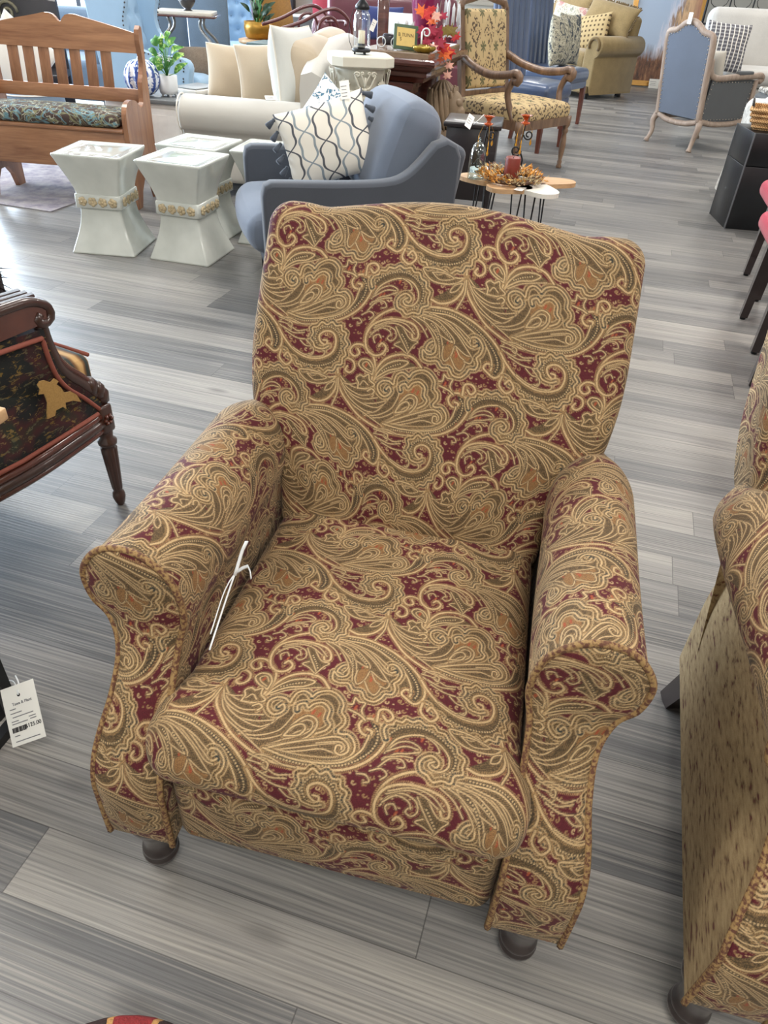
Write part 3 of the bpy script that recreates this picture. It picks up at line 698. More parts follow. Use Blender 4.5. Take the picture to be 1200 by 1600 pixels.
# ------------------------------------------------------------------ ceramic garden stools
def ceramic():
    n = NT('celadon cream glaze'); v = n.coord(); a = n.noise(v, 6, 3)
    n.set(Base_Color=n.ramp(a, [(.3, (192, 195, 188)), (.7, (212, 214, 207))]), Roughness=.12); n.b.inputs['Coat Weight'].default_value = .6; n.b.inputs['Coat Roughness'].default_value = .05
    n.bump(n.noise(v, 14, 2), .12, .004); return n.m
M_CER = ceramic(); M_ROSE = plain('antiqued relief glaze', (188, 170, 136), .35, var=.35, scale=60)
def stool_proto():
    t = thing('garden_stool', '', 'garden stool')
    def ring(z, w, bev=.012):
        pts = []
        for sx, sy, a0 in ((1, 1, 0), (-1, 1, PI/2), (-1, -1, PI), (1, -1, 1.5*PI)):
            for k in range(4): a = a0+k*PI/6; pts.append((sx*(w-bev)+bev*math.cos(a), sy*(w-bev)+bev*math.sin(a), z))
        return pts
    wf = lambda z: .176-.063*math.sin(PI*min(1, max(0, z/.475)))**1.1
    G = [ring(0, .172), ring(.004, .176)]+[ring(z, wf(z)) for z in np.linspace(.012, .475, 26)]+[ring(.487, .181), ring(.494, .183), ring(.500, .181), ring(.501, .172), ring(.4955, .168), ring(.4955, .12), ring(.499, .10), ring(.500, .02)]
    mb = MB(); mb.sheet(G, closed=True); mb.add(G[-1], [tuple(range(len(G[-1])))]); mb.build('body', M_CER, t)
    mb = MB(); G = [ring(z, w) for z, w in ((.232, .112), (.230, .124), (.234, .128), (.296, .126), (.300, .122), (.298, .108))]; mb.sheet(G, closed=True); mb.build('band', M_CER, t)
    for s in range(4):
        R = Matrix.Rotation(s*PI/2, 4, 'Z')
        for k in range(4):
            sub = MB(); cx = -.0825+k*.055; rr = 1.15
            for q in range(5):
                a = q*2*PI/5+k; sub.lathe([(.001, 0), (.0125, .001), (.013, .004), (.008, .009), (.001, .009)], (cx+.0125*math.cos(a), -.1275, .265+.0125*math.sin(a)), 8, axis=(0, -1, 0))
            sub.lathe([(.001, 0), (.007, .006), (.006, .012), (.001, .014)], (cx, -.1275, .265), 8, axis=(0, -1, 0))
            trans(sub, R).build('flower', M_ROSE, t)
    return t
SP = stool_proto()
ST = [((-1.62, 4.075, 0), -3, 'leftmost cream ceramic garden stool, nearest the pine bench'),
      ((-1.163, 4.02, 0), -12.5, 'cream ceramic garden stool nearest the camera, its base fully visible'),
      ((-1.175, 4.43, 0), -14, 'cream ceramic garden stool standing directly behind another stool, only its top clear'),
      ((-.765, 4.40, 0), -8, 'cream ceramic garden stool half hidden behind the arm of the grey armchair')]
for i, (l, a, lb) in enumerate(ST):
    o = SP if i == 0 else copy_tree(SP)
    o.location = l; o.rotation_euler = (0, 0, math.radians(a)); tag(o, lb, 'garden stool', 'ceramic garden stools')

# ------------------------------------------------------------------ grey armchair
M_GREY = fabric('slate grey woven upholstery', (74, 78, 86), .10, 700)  # frame grey darkened: shade on the outward-facing arm is in this colour
M_GREYL = fabric('lighter slate cushion cloth', (100, 108, 122), .10, 700)
M_BLACKM = plain('black metal', (24, 24, 26), .4, .3, var=.1)
t = thing('armchair', 'slate grey armchair with slim arms, seen from the side behind the paisley recliner', 'armchair', (-.318, 3.63, 0), math.radians(-73.3))
def arm_outline():
    o = [(-.40, .20), (-.405, .55), (-.395, .592), (-.365, .605), (-.10, .60), (.12, .605), (.21, .63), (.28, .69), (.335, .75), (.385, .768), (.43, .75), (.455, .70), (.43, .20)]
    return curve_pts(o[:-1], .03)+[o[-1]]
for s in (-1, 1):
    mb = MB(); ol = arm_outline(); x0, x1 = (.335, .425) if s > 0 else (-.425, -.335); b = .016
    G = []
    cy, cz = .0, .42
    def shrink(ol, k):
        out = []; n = len(ol)
        for i in range(n):
            a, c = Vector(ol[i-1]), Vector(ol[(i+1) % n]); d = (c-a).normalized(); nn = Vector((d.y, -d.x)); out.append((ol[i][0]+nn.x*k, ol[i][1]+nn.y*k))
        return out
    for x, k in ((x0, b), (x0+b*.3, b*.3), (x0+b, 0), (x1-b, 0), (x1-b*.3, b*.3), (x1, b)):
        G.append([(x, y, z) for y, z in shrink(ol, k)])
    mb.sheet(G, closed=True); mb.add(G[0], [tuple(range(len(G[0])))]); mb.add(G[-1], [tuple(reversed(range(len(G[-1]))))])
    mb.build('armrest', M_GREY, t)
rcube(MB(), (0, .41, .46), (.70, .12, .55), .04, rot=(math.radians(-10), 0, 0)).build('back_frame', M_GREY, t)
rcube(MB(), (0, 0, .245), (.68, .78, .12), .03).build('base', M_GREY, t)
rcube(MB(), (0, -.10, .365), (.665, .70, .17), .07, pf=(.0, .035, .03)).build('seat_cushion', M_GREYL, t)
rcube(MB(), (.01, .245, .665), (.64, .20, .44), .085, pf=(.01, .035, .02), rot=(math.radians(-20), 0, math.radians(2))).build('back_cushion', M_GREYL, t)
for x, y in ((-.37, -.33), (.37, -.33), (-.37, .32), (.37, .32)):
    MB().lathe([(.011, 0), (.018, .2)], (x, y, 0), 10).build('leg', M_BLACKM, t)

# patterned pillow with tassels
def ogee():
    n = NT('cream cloth with grey ogee trellis'); sp = n.n('SeparateXYZ', i_0=n.coord()); x, z = sp.outputs[0], sp.outputs[2]
    def fam(amp, ph, per, w, off=0.):
        s = n.math('SINE', n.math('ADD', n.math('MULTIPLY', z, 2*PI/.26), ph)); s3 = n.math('SINE', n.math('ADD', n.math('MULTIPLY', z, 6*PI/.26), ph*3))
        xx = n.math('ADD', n.math('ADD', x, off), n.math('ADD', n.math('MULTIPLY', s, amp), n.math('MULTIPLY', s3, amp*.22)))
        return n.math('LESS_THAN', n.math('PINGPONG', xx, per/2), w)
    dk = n.math('MAXIMUM', fam(.042, 0., .17, .0052), fam(-.042, 0., .17, .0052))
    lt = n.math('MAXIMUM', fam(.040, 1.7, .17, .0054, .085), fam(-.040, 1.7, .17, .0054, .085))
    c = n.mix(lt, lin((226, 220, 208)), lin((138, 148, 154))); c = n.mix(dk, c, lin((84, 86, 92)))
    n.set(Base_Color=c, Roughness=.9); n.bump(n.noise(n.coord(), 500, 1), .3, .001); return n.m
M_TASSEL = fabric('charcoal yarn', (74, 80, 90), .25, 300)
p = cushion('throw_pillow', 'cream throw pillow with grey ogee trellis print and charcoal tassels in the grey armchair', ogee(), (-.365, 3.60, .685), (math.radians(-16), math.radians(-17), math.radians(6)), .42, .34, .15)
def tassel(mb, p, d, L=.05):
    d = Vector(d).normalized(); p = Vector(p)
    mb.lathe([(.003, 0), (.009, .004), (.008, .012), (.011, .02), (.016, L), (.012, L+.004)], p, 8, axis=d)
for s in (-1, 1):
    for k in range(7):
        mb = MB(); z = -.15+k*.05; tassel(mb, (s*.205, -.002, z), (s*.8, random.uniform(-.3, .3), -.55+random.uniform(-.2, .2)), .045); mb.build('tassel', M_TASSEL, p)
card('price_label', p, (.135, -.035, .175), (math.radians(-10), math.radians(8), 0), .042, .075, 4)
M_BLUEPR = NT('white cloth with blue print'); _v = M_BLUEPR.coord(); _w = M_BLUEPR.noise(_v, 26, 2, .5, 1.5)
M_BLUEPR.set(Base_Color=M_BLUEPR.ramp(_w, [(.50, (232, 232, 228)), (.53, (66, 110, 138)), (.60, (66, 110, 138)), (.63, (232, 232, 228))]), Roughness=.9); M_BLUEPR = M_BLUEPR.m
cushion('throw_pillow', 'white throw pillow with blue print peeking out behind the trellis pillow', M_BLUEPR, (-.37, 3.78, .70), (math.radians(-12), math.radians(40), math.radians(8)), .34, .34, .10)

# ------------------------------------------------------------------ pine bench
M_PINE = wood('honey pine', (128, 84, 58), (176, 128, 92), 1., 'X', .38, .25, knots=True)
M_PINEZ = wood('honey pine upright', (120, 78, 54), (164, 116, 82), 1., 'Z', .38, .25)
t = thing('bench', 'honey pine settle bench with slatted back and solid shaped ends', 'bench', (-2.715, 4.86, 0), math.radians(-3))
LB = 1.0
end = [(.0, 0), (.075, 0), (.115, .09), (.17, .15), (.25, .15), (.31, .09), (.345, 0), (.425, 0)]+curve_pts([(.425, 0), (.432, .30), (.445, .60), (.455, .92), (.452, .965), (.43, .975), (.405, .955), (.392, .90), (.40, .84), (.405, .78), (.375, .72), (.345, .68), (.335, .62), (.325, .575), (.29, .552), (.25, .565), (.21, .595), (.13, .61), (.06, .595), (.02, .545), (.012, .46), (.01, .30), (0, .001)], .02)[1:]
for x in (0, LB-.03): MB().prism(end, x, x+.03, 'YZ').build('end_panel', M_PINEZ, t)
MB().box((LB/2, .03, .335), (LB-.06, .024, .21), bev=.003).build('front_panel', M_PINE, t)
MB().box((LB/2, .20, .452), (LB-.062, .40, .024), bev=.01).build('seat_lid', M_PINE, t)
# back: shaped top rail, bottom rail, slats
def lean(y, z): return (y, z)
top = [(.0, .83), (LB-.06, .83), (LB-.06, .935)]+[(x, z) for x, z in curve_pts([(LB-.06, .935), (LB*.80, .965), (LB*.62, 1.0), (LB*.56, 1.012), (LB*.51, 1.005), (LB*.478, .972)], .02)[1:]]+[(x, z) for x, z in curve_pts([(LB*.462, .972), (LB*.43, 1.005), (LB*.38, 1.012), (LB*.32, 1.0), (LB*.14, .965), (0, .935)], .02)]
SH = Matrix.Translation((0.03, .285, 0)) @ Matrix(((1, 0, 0, 0), (0, 1, .13, 0), (0, 0, 1, 0), (0, 0, 0, 1)))
trans(MB().prism(top, 0, .026), SH).build('top_rail', M_PINE, t)
trans(MB().box((LB/2-.03, .013, .60), (LB-.06, .026, .075), bev=.004), SH).build('bottom_rail', M_PINE, t)
for k in range(7):
    x = .135+k*.1005; trans(MB().box((x, .013, .735), (.066, .016, .22), bev=.003), SH).build('slat', M_PINEZ, t)
MB().box((LB/2, .40, .33), (LB-.06, .02, .22)).build('back_panel', M_PINEZ, t)
def fern():
    n = NT('brown cloth with fern print'); v = n.coord(scale=(1, 1, 1)); a = n.noise(n.coord(scale=(5, 3, 5)), 2.6, 1, .5, 1.6); b = n.noise(n.coord(loc=(3, 1, 0), scale=(3, 5, 4)), 2.6, 1, .5, 1.6); d = n.noise(n.coord(loc=(7, 2, 0), scale=(4, 4, 4)), 2.4, 1, .5, 1.8)
    c = n.mix(n.n('RGBToBW', i_0=n.ramp(a, [(.47, (0, 0, 0)), (.5, (255, 255, 255)), (.53, (0, 0, 0))])).outputs[0], lin((74, 58, 52)), lin((196, 196, 176)))
    c = n.mix(n.n('RGBToBW', i_0=n.ramp(b, [(.44, (0, 0, 0)), (.48, (255, 255, 255)), (.53, (0, 0, 0))])).outputs[0], c, lin((110, 150, 160)))
    c = n.mix(n.n('RGBToBW', i_0=n.ramp(d, [(.42, (0, 0, 0)), (.46, (255, 255, 255)), (.5, (0, 0, 0))])).outputs[0], c, lin((134, 132, 96)))
    n.set(Base_Color=c, Roughness=.9); return n.m
cb = rcube(MB(), (0, 0, 0), (LB-.09, .335, .07), .033, pf=(0, 0, .018)); o = cb.build('seat_cushion', fern(), None, (-2.715+.5, 4.86+.165-.026, .505), (0, 0, math.radians(-3))); tag(o, 'brown bench cushion with a blue and cream fern print', 'cushion')
tg = thing('price_tag', 'small white price tag on a string over the back rail of the pine bench', 'price tag', (-2.66, 5.02, .60), math.radians(20))
MB().tube([(0, .12, .03), (0, .06, .02), (0, 0, -.02)], .0015, 5).build('string', M_PLASTIC, tg); card('tag_card', tg, (.0, -.01, -.035), (math.radians(-60), 0, math.radians(20)), .09, .05, 3)

# rug under the bench
def rugm():
    n = NT('faded lilac grey rug'); v = n.coord(); a = n.noise(v, 9, 6, .7); b = n.noise(v, 160, 2)
    c = n.ramp(a, [(.34, (128, 124, 140)), (.5, (164, 160, 168)), (.66, (188, 184, 184))]); c = n.mix(n.math('MULTIPLY', b, .4), c, lin((150, 146, 156)))
    n.set(Base_Color=c, Roughness=1.); n.bump(b, .5, .003); return n.m
o = MB().box((0, 0, .004), (2.9, 2.5, .008), bev=.003).build('rug', rugm(), None, (-3.30, 6.22, 0), (0, 0, math.radians(-15))); tag(o, 'pale lilac grey rug on the floor under the pine bench', 'rug')

# ------------------------------------------------------------------ nesting cluster table with wreath, candle and candlesticks
M_OAKL = wood('light oak veneer', (170, 130, 92), (206, 170, 128), 1., 'X', .5, .05)
M_WHITEW = plain('whitewashed board', (222, 218, 208), .5, var=.06, scale=30)
t = thing('nesting_table', 'cluster coffee table of petal shaped oak and white tops on black hairpin legs', 'coffee table', (.59, 4.27, 0))
def petal(cx, cy, ang, L, Wd):
    o = []
    for a in np.linspace(0, 2*PI, 28, endpoint=False):
        r = 1.; x = L*math.cos(a)*(1 if math.cos(a) < 0 else 1.12); y = Wd*math.sin(a)*(1-.25*math.cos(a))
        sq = (abs(math.cos(a))**3+abs(math.sin(a))**3)**(-1/3)
        x, y = x*sq*.95, y*sq*.95
        o.append((cx+x*math.cos(ang)-y*math.sin(ang), cy+x*math.sin(ang)+y*math.cos(ang)))
    return o
for i, (cx, cy, an, L, wd, m, z) in enumerate([(-.17, -.01, 155, .115, .09, 0, .42), (-.03, -.17, 205, .12, .095, 0, .42), (.12, -.19, -62, .125, .10, 1, .42), (.22, .01, 8, .13, .09, 0, .42), (.08, .16, 70, .125, .10, 1, .42), (-.12, .16, 120, .12, .09, 1, .42)]):
    MB().prism(petal(cx, cy, math.radians(an), L, wd), z, z+.022, 'XY').build('tabletop', M_WHITEW if m else M_OAKL, t)
MB().lathe([(.085, .418), (.085, .441)], (0, 0, 0), 20).build('centre_top', M_OAKL, t)
for k in range(6):
    a = math.radians([155, 228, -62, 8, 70, 122][k]); c = (.19*math.cos(a), .19*math.sin(a))
    for s in (-1, 1):
        q = a+PI/2; x, y = c[0]+s*.035*math.cos(q), c[1]+s*.035*math.sin(q)
        MB().tube([(x, y, .42), (c[0]*1.12+s*.006*math.cos(q), c[1]*1.12+s*.006*math.sin(q), .008), (c[0]*1.12, c[1]*1.12, .003)], .0045, 6).build('hairpin_leg', M_BLACKM, t)
card('price_tag_card', t, (.02, -.235, .4435), (math.radians(90), 0, math.radians(-25)), .045, .085, 3)
# wreath of dried leaves
M_LEAFA = plain('ochre dried leaf', (206, 150, 72), .7, var=.35, scale=40); M_LEAFB = plain('pale dried leaf', (196, 178, 140), .75, var=.3, scale=40); M_LEAFC = plain('dusty mauve leaf', (122, 98, 88), .75, var=.3, scale=40)
M_TWIG = plain('brown twig', (84, 62, 46), .8, var=.3)
def leaf(mb, p, d, L, w, mi=0):
    p, d = Vector(p), Vector(d).normalized(); s = d.cross(Vector((random.uniform(-.4, .4), random.uniform(-.4, .4), 1))).normalized()
    n = s.cross(d)*L*.12
    mb.add([p, p+d*L*.45+s*w/2+n, p+d*L, p+d*L*.45-s*w/2+n, p+d*L*.5-n*.5], [(0, 1, 4), (1, 2, 4), (2, 3, 4), (3, 0, 4)], mi)
mb = MB()
for k in range(760):
    a = random.uniform(0, 2*PI); r = random.gauss(.135, .022); z = .455+abs(random.gauss(0, .018)); tone = 0 if (math.sin(a*2+.6) > .1) == (random.random() < .8) else random.choice([1, 1, 2])
    d = (math.cos(a+random.uniform(-1.4, 1.4)), math.sin(a+random.uniform(-1.4, 1.4)), random.uniform(.1, 1.3)); leaf(mb, (r*math.cos(a), r*math.sin(a), z), d, random.uniform(.018, .036), .012, tone)
t2 = thing('wreath', 'ring of ochre and pale dried leaves lying on the cluster coffee table', 'wreath', (.575, 4.20, 0))
tag(mb.build('foliage', [M_LEAFA, M_LEAFB, M_LEAFC], t2), kind='stuff')
MB().tube([(.13*math.cos(a), .13*math.sin(a), .4585) for a in np.linspace(0, 2*PI, 30, endpoint=False)], .010, 6, closed=True).build('twig_ring', M_TWIG, t2)
t3 = thing('pillar_candle', 'rust brown pillar candle standing inside the dried leaf wreath', 'candle', (.575, 4.21, 0))
MB().lathe([(.040, .4595), (.0415, .466), (.041, .556), (.0385, .561), (.030, .557), (.003, .555)], n=24).build('wax', plain('rust brown wax', (118, 46, 34), .45, var=.25, scale=30), t3)
MB().tube([(0, 0, .554), (.002, 0, .566)], .0015, 5).build('wick', M_BLACKM, t3); MB().lathe([(.048, .442), (.050, .446), (.047, .4595), (.040, .4592)], n=24).build('dish', plain('gold tray', (150, 110, 50), .3, .8), t3)
# candlesticks with amber cups and drops
M_AMBER = NT('amber glass'); M_AMBER.set(Base_Color=lin((206, 96, 40)), Roughness=.08); M_AMBER.b.inputs['Transmission Weight'].default_value = .55; M_AMBER = M_AMBER.m
M_DROP = NT('yellow amber drop'); M_DROP.set(Base_Color=lin((226, 170, 60)), Roughness=.08); M_DROP.b.inputs['Transmission Weight'].default_value = .4; M_DROP = M_DROP.m
def spiral(c, r0, r1, a0, turns, n=22, plane='XZ'):
    o = []
    for k in range(n+1):
        u = k/n; r = r0+(r1-r0)*u; a = a0+turns*2*PI*u; o.append((c[0]+r*math.cos(a), c[1], c[2]+r*math.sin(a)))
    return o
def candlestick(label, loc, rz, H):
    t = thing('candlestick', label, 'candlestick', loc, rz, 'black scrollwork candlesticks')
    z0 = .4425
    MB().lathe([(.045, z0), (.048, z0+.004), (.02, z0+.012), (.006, z0+.02)], n=20).build('foot', M_BLACKM, t)
    mb = MB().tube(curve_pts([(0, 0, z0+.015), (.012, 0, z0+.07), (-.010, 0, z0+.13), (0, 0, H-.05)], .01), .005, 6)
    mb.tube(spiral((.026, 0, H-.095), .026, .008, PI, 1.3), .0042, 6).tube(spiral((-.030, 0, z0+.115), .030, .008, 0, -1.3), .0042, 6).tube(spiral((-.03, 0, z0+.045), .030, .010, 0, 1.2), .0042, 6); mb.build('scroll_stem', M_BLACKM, t)
    mb = MB(); mb.lathe([(.008, H-.05), (.020, H-.043), (.028, H-.036), (.020, H-.034), (.010, H-.028), (.014, H-.016), (.026, H-.004), (.034, H), (.028, H-.001), (.016, H-.012), (.004, H-.02)], n=16); mb.build('cup', M_AMBER, t)
    for k in range(3):
        a = k*2.1+.4; x, y = .045*math.cos(a), .045*math.sin(a); zt = H-.075-.02*k
        MB().tube([(x*.5, y*.5, H-.04), (x, y, zt)], .0008, 4).lathe([(.001, zt-.075), (.006, zt-.068), (.0065, zt-.06), (.002, zt-.045), (.005, zt-.035), (.002, zt-.025), (.0035, zt-.015), (.001, zt)], (x, y, 0), 8).build('drop', M_DROP, t)
    return t
c1 = candlestick('black scroll candlestick with amber cup, left of the pillar candle with a white tag', (.435, 4.37, 0), .3, .725)
c2 = candlestick('black scroll candlestick with amber cup, right behind the pillar candle', (.64, 4.41, 0), -.2, .735)
t = thing('price_tag', 'white price tag with string hanging from the left candlestick', 'price tag', (.36, 4.34, .70), .2)
MB().tube([(.05, .02, .03), (.02, .0, .01), (-.01, -.005, -.015)], .0014, 5).build('string', M_PLASTIC, t); card('tag_card', t, (-.035, -.01, .0), (math.radians(-35), math.radians(32), 0), .038, .075, 3)
MB().box((0, 0, 0), (.003, .003, .003)).build('knot', M_PLASTIC, t, (.05, .02, .03))
# black nightstand with a glass cloche between the grey armchair and the table
t = thing('nightstand', 'near black wooden side table behind the candlesticks', 'side table', (.42, 5.12, 0), math.radians(-8))
M_BLKW = plain('black brown wood', (34, 28, 30), .35, var=.25, coat=.3)
MB().box((0, 0, .585), (.36, .36, .03), bev=.008).build('tabletop', M_BLKW, t); MB().box((0, 0, .36), (.32, .32, .42), bev=.004).build('cabinet', M_BLKW, t)
for sx in (-1, 1):
    for sy in (-1, 1): MB().box((sx*.14, sy*.14, .075), (.035, .035, .15), taper=.7).build('leg', M_BLKW, t)
t = thing('glass_cloche', 'clear glass dome on the left side of the cluster coffee table', 'glass cloche', (.385, 4.225, 0))
M_GLASSB = make_glass((.80, .90, .92, 1), .12)
MB().lathe([(.045, .4425), (.046, .50), (.044, .56), (.034, .60), (.015, .62), (.002, .623)], n=24).build('dome', M_GLASSB, t); MB().lathe([(.002, .622), (.008, .630), (.007, .640), (.001, .644)], n=12).build('knob', M_GLASSB, t)

# ------------------------------------------------------------------ stone capital on a black wire stand, lantern on top
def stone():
    n = NT('cream stone darker in hollows'); v = n.coord(); geo = n.n('NewGeometry'); pt = n.ramp(geo.outputs['Pointiness'], [(.46, (138, 130, 112)), (.52, (216, 212, 196))])  # pointiness ramp: hollows darker, raised edges paler
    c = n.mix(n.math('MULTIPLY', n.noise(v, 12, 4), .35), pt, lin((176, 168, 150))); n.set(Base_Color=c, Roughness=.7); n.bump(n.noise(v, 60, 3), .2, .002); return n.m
M_STONE = stone()
t = thing('column_capital', 'cream stone column capital pedestal with carved scrolls, holding the lantern', 'pedestal', (-.322, 5.16, 0), math.radians(12))
def octo(w, c, z): return [(x, y, z) for x, y in ((w, -w+c), (w, w-c), (w-c, w), (-w+c, w), (-w, w-c), (-w, -w+c), (-w+c, -w), (w-c, -w))]
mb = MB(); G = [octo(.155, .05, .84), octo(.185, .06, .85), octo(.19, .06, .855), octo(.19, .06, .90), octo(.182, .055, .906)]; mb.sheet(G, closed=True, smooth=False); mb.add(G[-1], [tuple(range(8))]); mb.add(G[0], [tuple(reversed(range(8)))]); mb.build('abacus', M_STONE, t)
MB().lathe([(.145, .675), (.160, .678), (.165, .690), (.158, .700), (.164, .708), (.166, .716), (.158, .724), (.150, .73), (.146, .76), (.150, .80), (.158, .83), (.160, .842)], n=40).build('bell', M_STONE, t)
def scroll_relief(a):
    mb = MB(); R = .166
    def wrap(pts): return [((R+.004+.02*max(0, (z-.74))/.1)*math.sin(a+u/R), -(R+.004+.02*max(0, (z-.74))/.1)*math.cos(a+u/R), z) for u, z in pts]
    for s in (-1, 1):
        sp = [(s*(.045+.016*(1-k/16)*math.cos(k*.55)), .815+.016*(1-k/16)*math.sin(k*.55)) for k in range(16)][::-1]
        mb.tube(wrap(curve_pts([(0, .735), (s*.03, .745), (s*.045, .775), (s*.060, .812)], .006)+sp), .0055, 6)
        sp = [(s*(.018+.010*(1-k/12)*math.cos(k*.6)), .82+.010*(1-k/12)*math.sin(k*.6)) for k in range(12)][::-1]
        mb.tube(wrap(curve_pts([(0, .75), (s*.008, .78), (s*.026, .818)], .006)+sp), .0045, 6)
    mb.tube(wrap([(0, .735), (0, .80)]), .006, 6)
    mb.lathe([(.001, 0), (.010, .003), (.009, .010), (.001, .014)], wrap([(0, .735)])[0], 10, axis=(math.sin(a), -math.cos(a), 0)); return mb
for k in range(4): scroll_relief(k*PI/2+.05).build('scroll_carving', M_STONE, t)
def leaf_relief(a):
    mb = MB(); R = .160
    for q in range(-3, 4):
        L = .055-.008*abs(q); P = [((R+.004)*math.sin(a+(q*.012*k/6)/R), -(R+.004)*math.cos(a+(q*.012*k/6)/R), .735+L*k/6) for k in range(7)]; mb.tube(P, [.003+.004*math.sin(PI*k/6) for k in range(7)], 6)
    return mb
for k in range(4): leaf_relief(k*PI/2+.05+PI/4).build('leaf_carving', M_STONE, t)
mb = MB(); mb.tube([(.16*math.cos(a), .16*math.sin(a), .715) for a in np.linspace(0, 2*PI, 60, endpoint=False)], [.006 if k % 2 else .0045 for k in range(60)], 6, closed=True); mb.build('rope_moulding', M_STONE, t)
t = thing('wire_stand', 'black wire stand with arched bars under the stone capital', 'plant stand', (-.322, 5.16, 0), 0)
mb = MB()
for z in (.004, .60, .668): mb.tube([(.13*math.cos(a), .13*math.sin(a), z) for a in np.linspace(0, 2*PI, 28, endpoint=False)], .005, 6, closed=True)
for k in range(12):
    a = k*PI/6; x, y = .13*math.cos(a), .13*math.sin(a); mb.tube([(x, y, .004), (x, y, .60)], .004, 5); b = a+PI/6
    mb.tube([(.13*math.cos(a+(b-a)*u), .13*math.sin(a+(b-a)*u), .60+.06*math.sin(PI*u)) for u in np.linspace(0, 1, 7)], .0035, 5)
mb.build('wire_frame', M_BLACKM, t); MB().lathe([(.001, .664), (.13, .664), (.13, .672), (.001, .672)], n=28).build('top_plate', M_BLACKM, t)
t = thing('lantern', 'black capped glass lantern with a cream candle on the stone capital', 'lantern', (-.315, 5.14, 0))
ZL = .906
MB().lathe([(.052, ZL+.012), (.056, ZL+.016), (.056, ZL+.026), (.050, ZL+.03)], n=24).build('base', M_BLACKM, t)
for k in range(3): MB().lathe([(.006, ZL), (.005, ZL+.014)], (.04*math.cos(k*2.1-.9), .04*math.sin(k*2.1-.9), 0), 8).build('foot', M_BLACKM, t)
MB().lathe([(.048, ZL+.030), (.052, ZL+.05), (.052, ZL+.16), (.046, ZL+.20), (.030, ZL+.225)], n=24).build('glass_chimney', make_glass((.96, .98, 1, 1), .16), t)
MB().lathe([(.034, ZL+.222), (.044, ZL+.228), (.040, ZL+.245), (.024, ZL+.262), (.010, ZL+.275), (.004, ZL+.285)], n=20).build('cap', M_BLACKM, t)
MB().lathe([(.020, ZL+.055), (.021, ZL+.057), (.021, ZL+.120), (.001, ZL+.122)], n=16).build('candle', plain('cream wax', (232, 220, 186), .5, var=.04), t)
MB().lathe([(.022, ZL+.03), (.023, ZL+.055), (.001, ZL+.056)], n=16).build('candle_cup', M_BLACKM, t)
MB().tube(curve_pts([(-.05, 0, ZL+.225), (-.072, -.004, ZL+.16), (-.076, -.006, ZL+.08), (-.058, -.004, ZL+.03)], .01), .002, 5).build('handle', M_BLACKM, t)
card('price_label', t, (.068, -.01, ZL+.15), (0, math.radians(25), math.radians(30)), .03, .06, 2)

# ------------------------------------------------------------------ cream slipcovered sofa, its arm towards the camera
M_CREAM = fabric('cream linen slipcover', (198, 194, 186), .05, 500); M_SAND = fabric('sand linen', (190, 174, 152), .06, 500); M_PIPE = plain('cream piping', (226, 220, 208), .8, var=.03)
t = thing('sofa', 'cream slipcovered sofa with a rolled arm facing the camera, behind the stools', 'sofa', (0, 0, 0), 0)
# local: u to the right across the near arm, w away from the camera
su = Vector((.992, -.125, 0)).normalized(); sw = Vector((.06, 1, 0)).normalized(); S0 = Vector((-1.50, 5.22, 0))
SM = Matrix(((su.x, sw.x, 0, S0.x), (su.y, sw.y, 0, S0.y), (0, 0, 1, 0), (0, 0, 0, 1)))
def sb(mb, name, m=None, par=t): return trans(mb, SM).build(name, m or M_CREAM, par)
def rolled_arm(w0, d):
    pr = curve_pts([(w0+.14*d, .10), (w0+.05*d, .12), (w0+.035*d, .38), (w0-.02*d, .43), (w0-.045*d, .50), (w0-.03*d, .57), (w0+.04*d, .615), (w0+.12*d, .61), (w0+.18*d, .56), (w0+.19*d, .50), (w0+.19*d, .10)], .02)
    mb = MB(); G = []
    for u, k in ((0.0, .5), (.0, .88), (.012, .97), (.03, 1.), (.93, 1.), (.945, .98)):
        cw, cz = w0+.08*d, .42; G.append([(u, cw+(w-cw)*k, cz+(z-cz)*k) for w, z in pr])
    mb.sheet(G); mb.add(G[0], [tuple(range(len(G[0])))]); return mb
sb(rolled_arm(0, 1), 'armrest'); sb(rolled_arm(2.05, -1), 'armrest')
pw = curve_pts([(0.0-.001, w, z) for w, z in [(.05, .12), (.035, .38), (-.02, .43), (-.045, .50), (-.03, .57), (.04, .615), (.12, .61), (.18, .56)]], .02)
sb(MB().tube(pw, .005, 6), 'piping', M_PIPE)
def sofa_back():
    mb = MB(); G = []
    for u in np.linspace(0, 1, 22):
        w = -.0+2.05*u; h = .80+.10*math.sin(PI*u)**.7*1.0+.05*u
        x0 = .84
        G.append([(x0, w, .12), (x0-.03, w, h-.10), (x0-.02, w, h-.02), (x0+.05, w, h), (x0+.12, w, h-.03), (x0+.15, w, h-.12), (x0+.14, w, .10)])
    mb.sheet(G); mb.add(G[0], [tuple(reversed(range(7)))]); mb.add(G[-1], [tuple(range(7))]); return mb
sb(sofa_back(), 'back_frame')
for k in range(2): sb(rcube(MB(), (.42, .21+.41+k*.82, .40), (.86, .81, .16), .05, pf=(.01, .01, .02)), 'seat_cushion')
sb(rcube(MB(), (.44, 1.025, .20), (.84, 1.70, .22), .02), 'base')
for k in range(2): sb(rcube(MB(), (.74, .62+k*.82, .70), (.22, .80, .44), .08, pf=(.04, .0, .03), rot=(0, math.radians(12), 0)), 'back_cushion', M_SAND)
for u in (.05, .9):
    for w in (.06, 1.98): sb(MB().lathe([(.02, 0), (.025, .1)], (u, w, 0), 10), 'foot', M_DARKLEG)
def on_sofa(u, w, z): return tuple(SM @ Vector((u, w, z)))
cushion('throw_pillow', 'large plump pale cream pillow against the sofa back, nearest the stone capital', fabric('white linen', (206, 206, 200), .04, 500), on_sofa(.70, .42, .765), (math.radians(-8), math.radians(2), math.radians(70)), .52, .48, .26, None, M_PIPE, wrinkle=.012, seed=3)
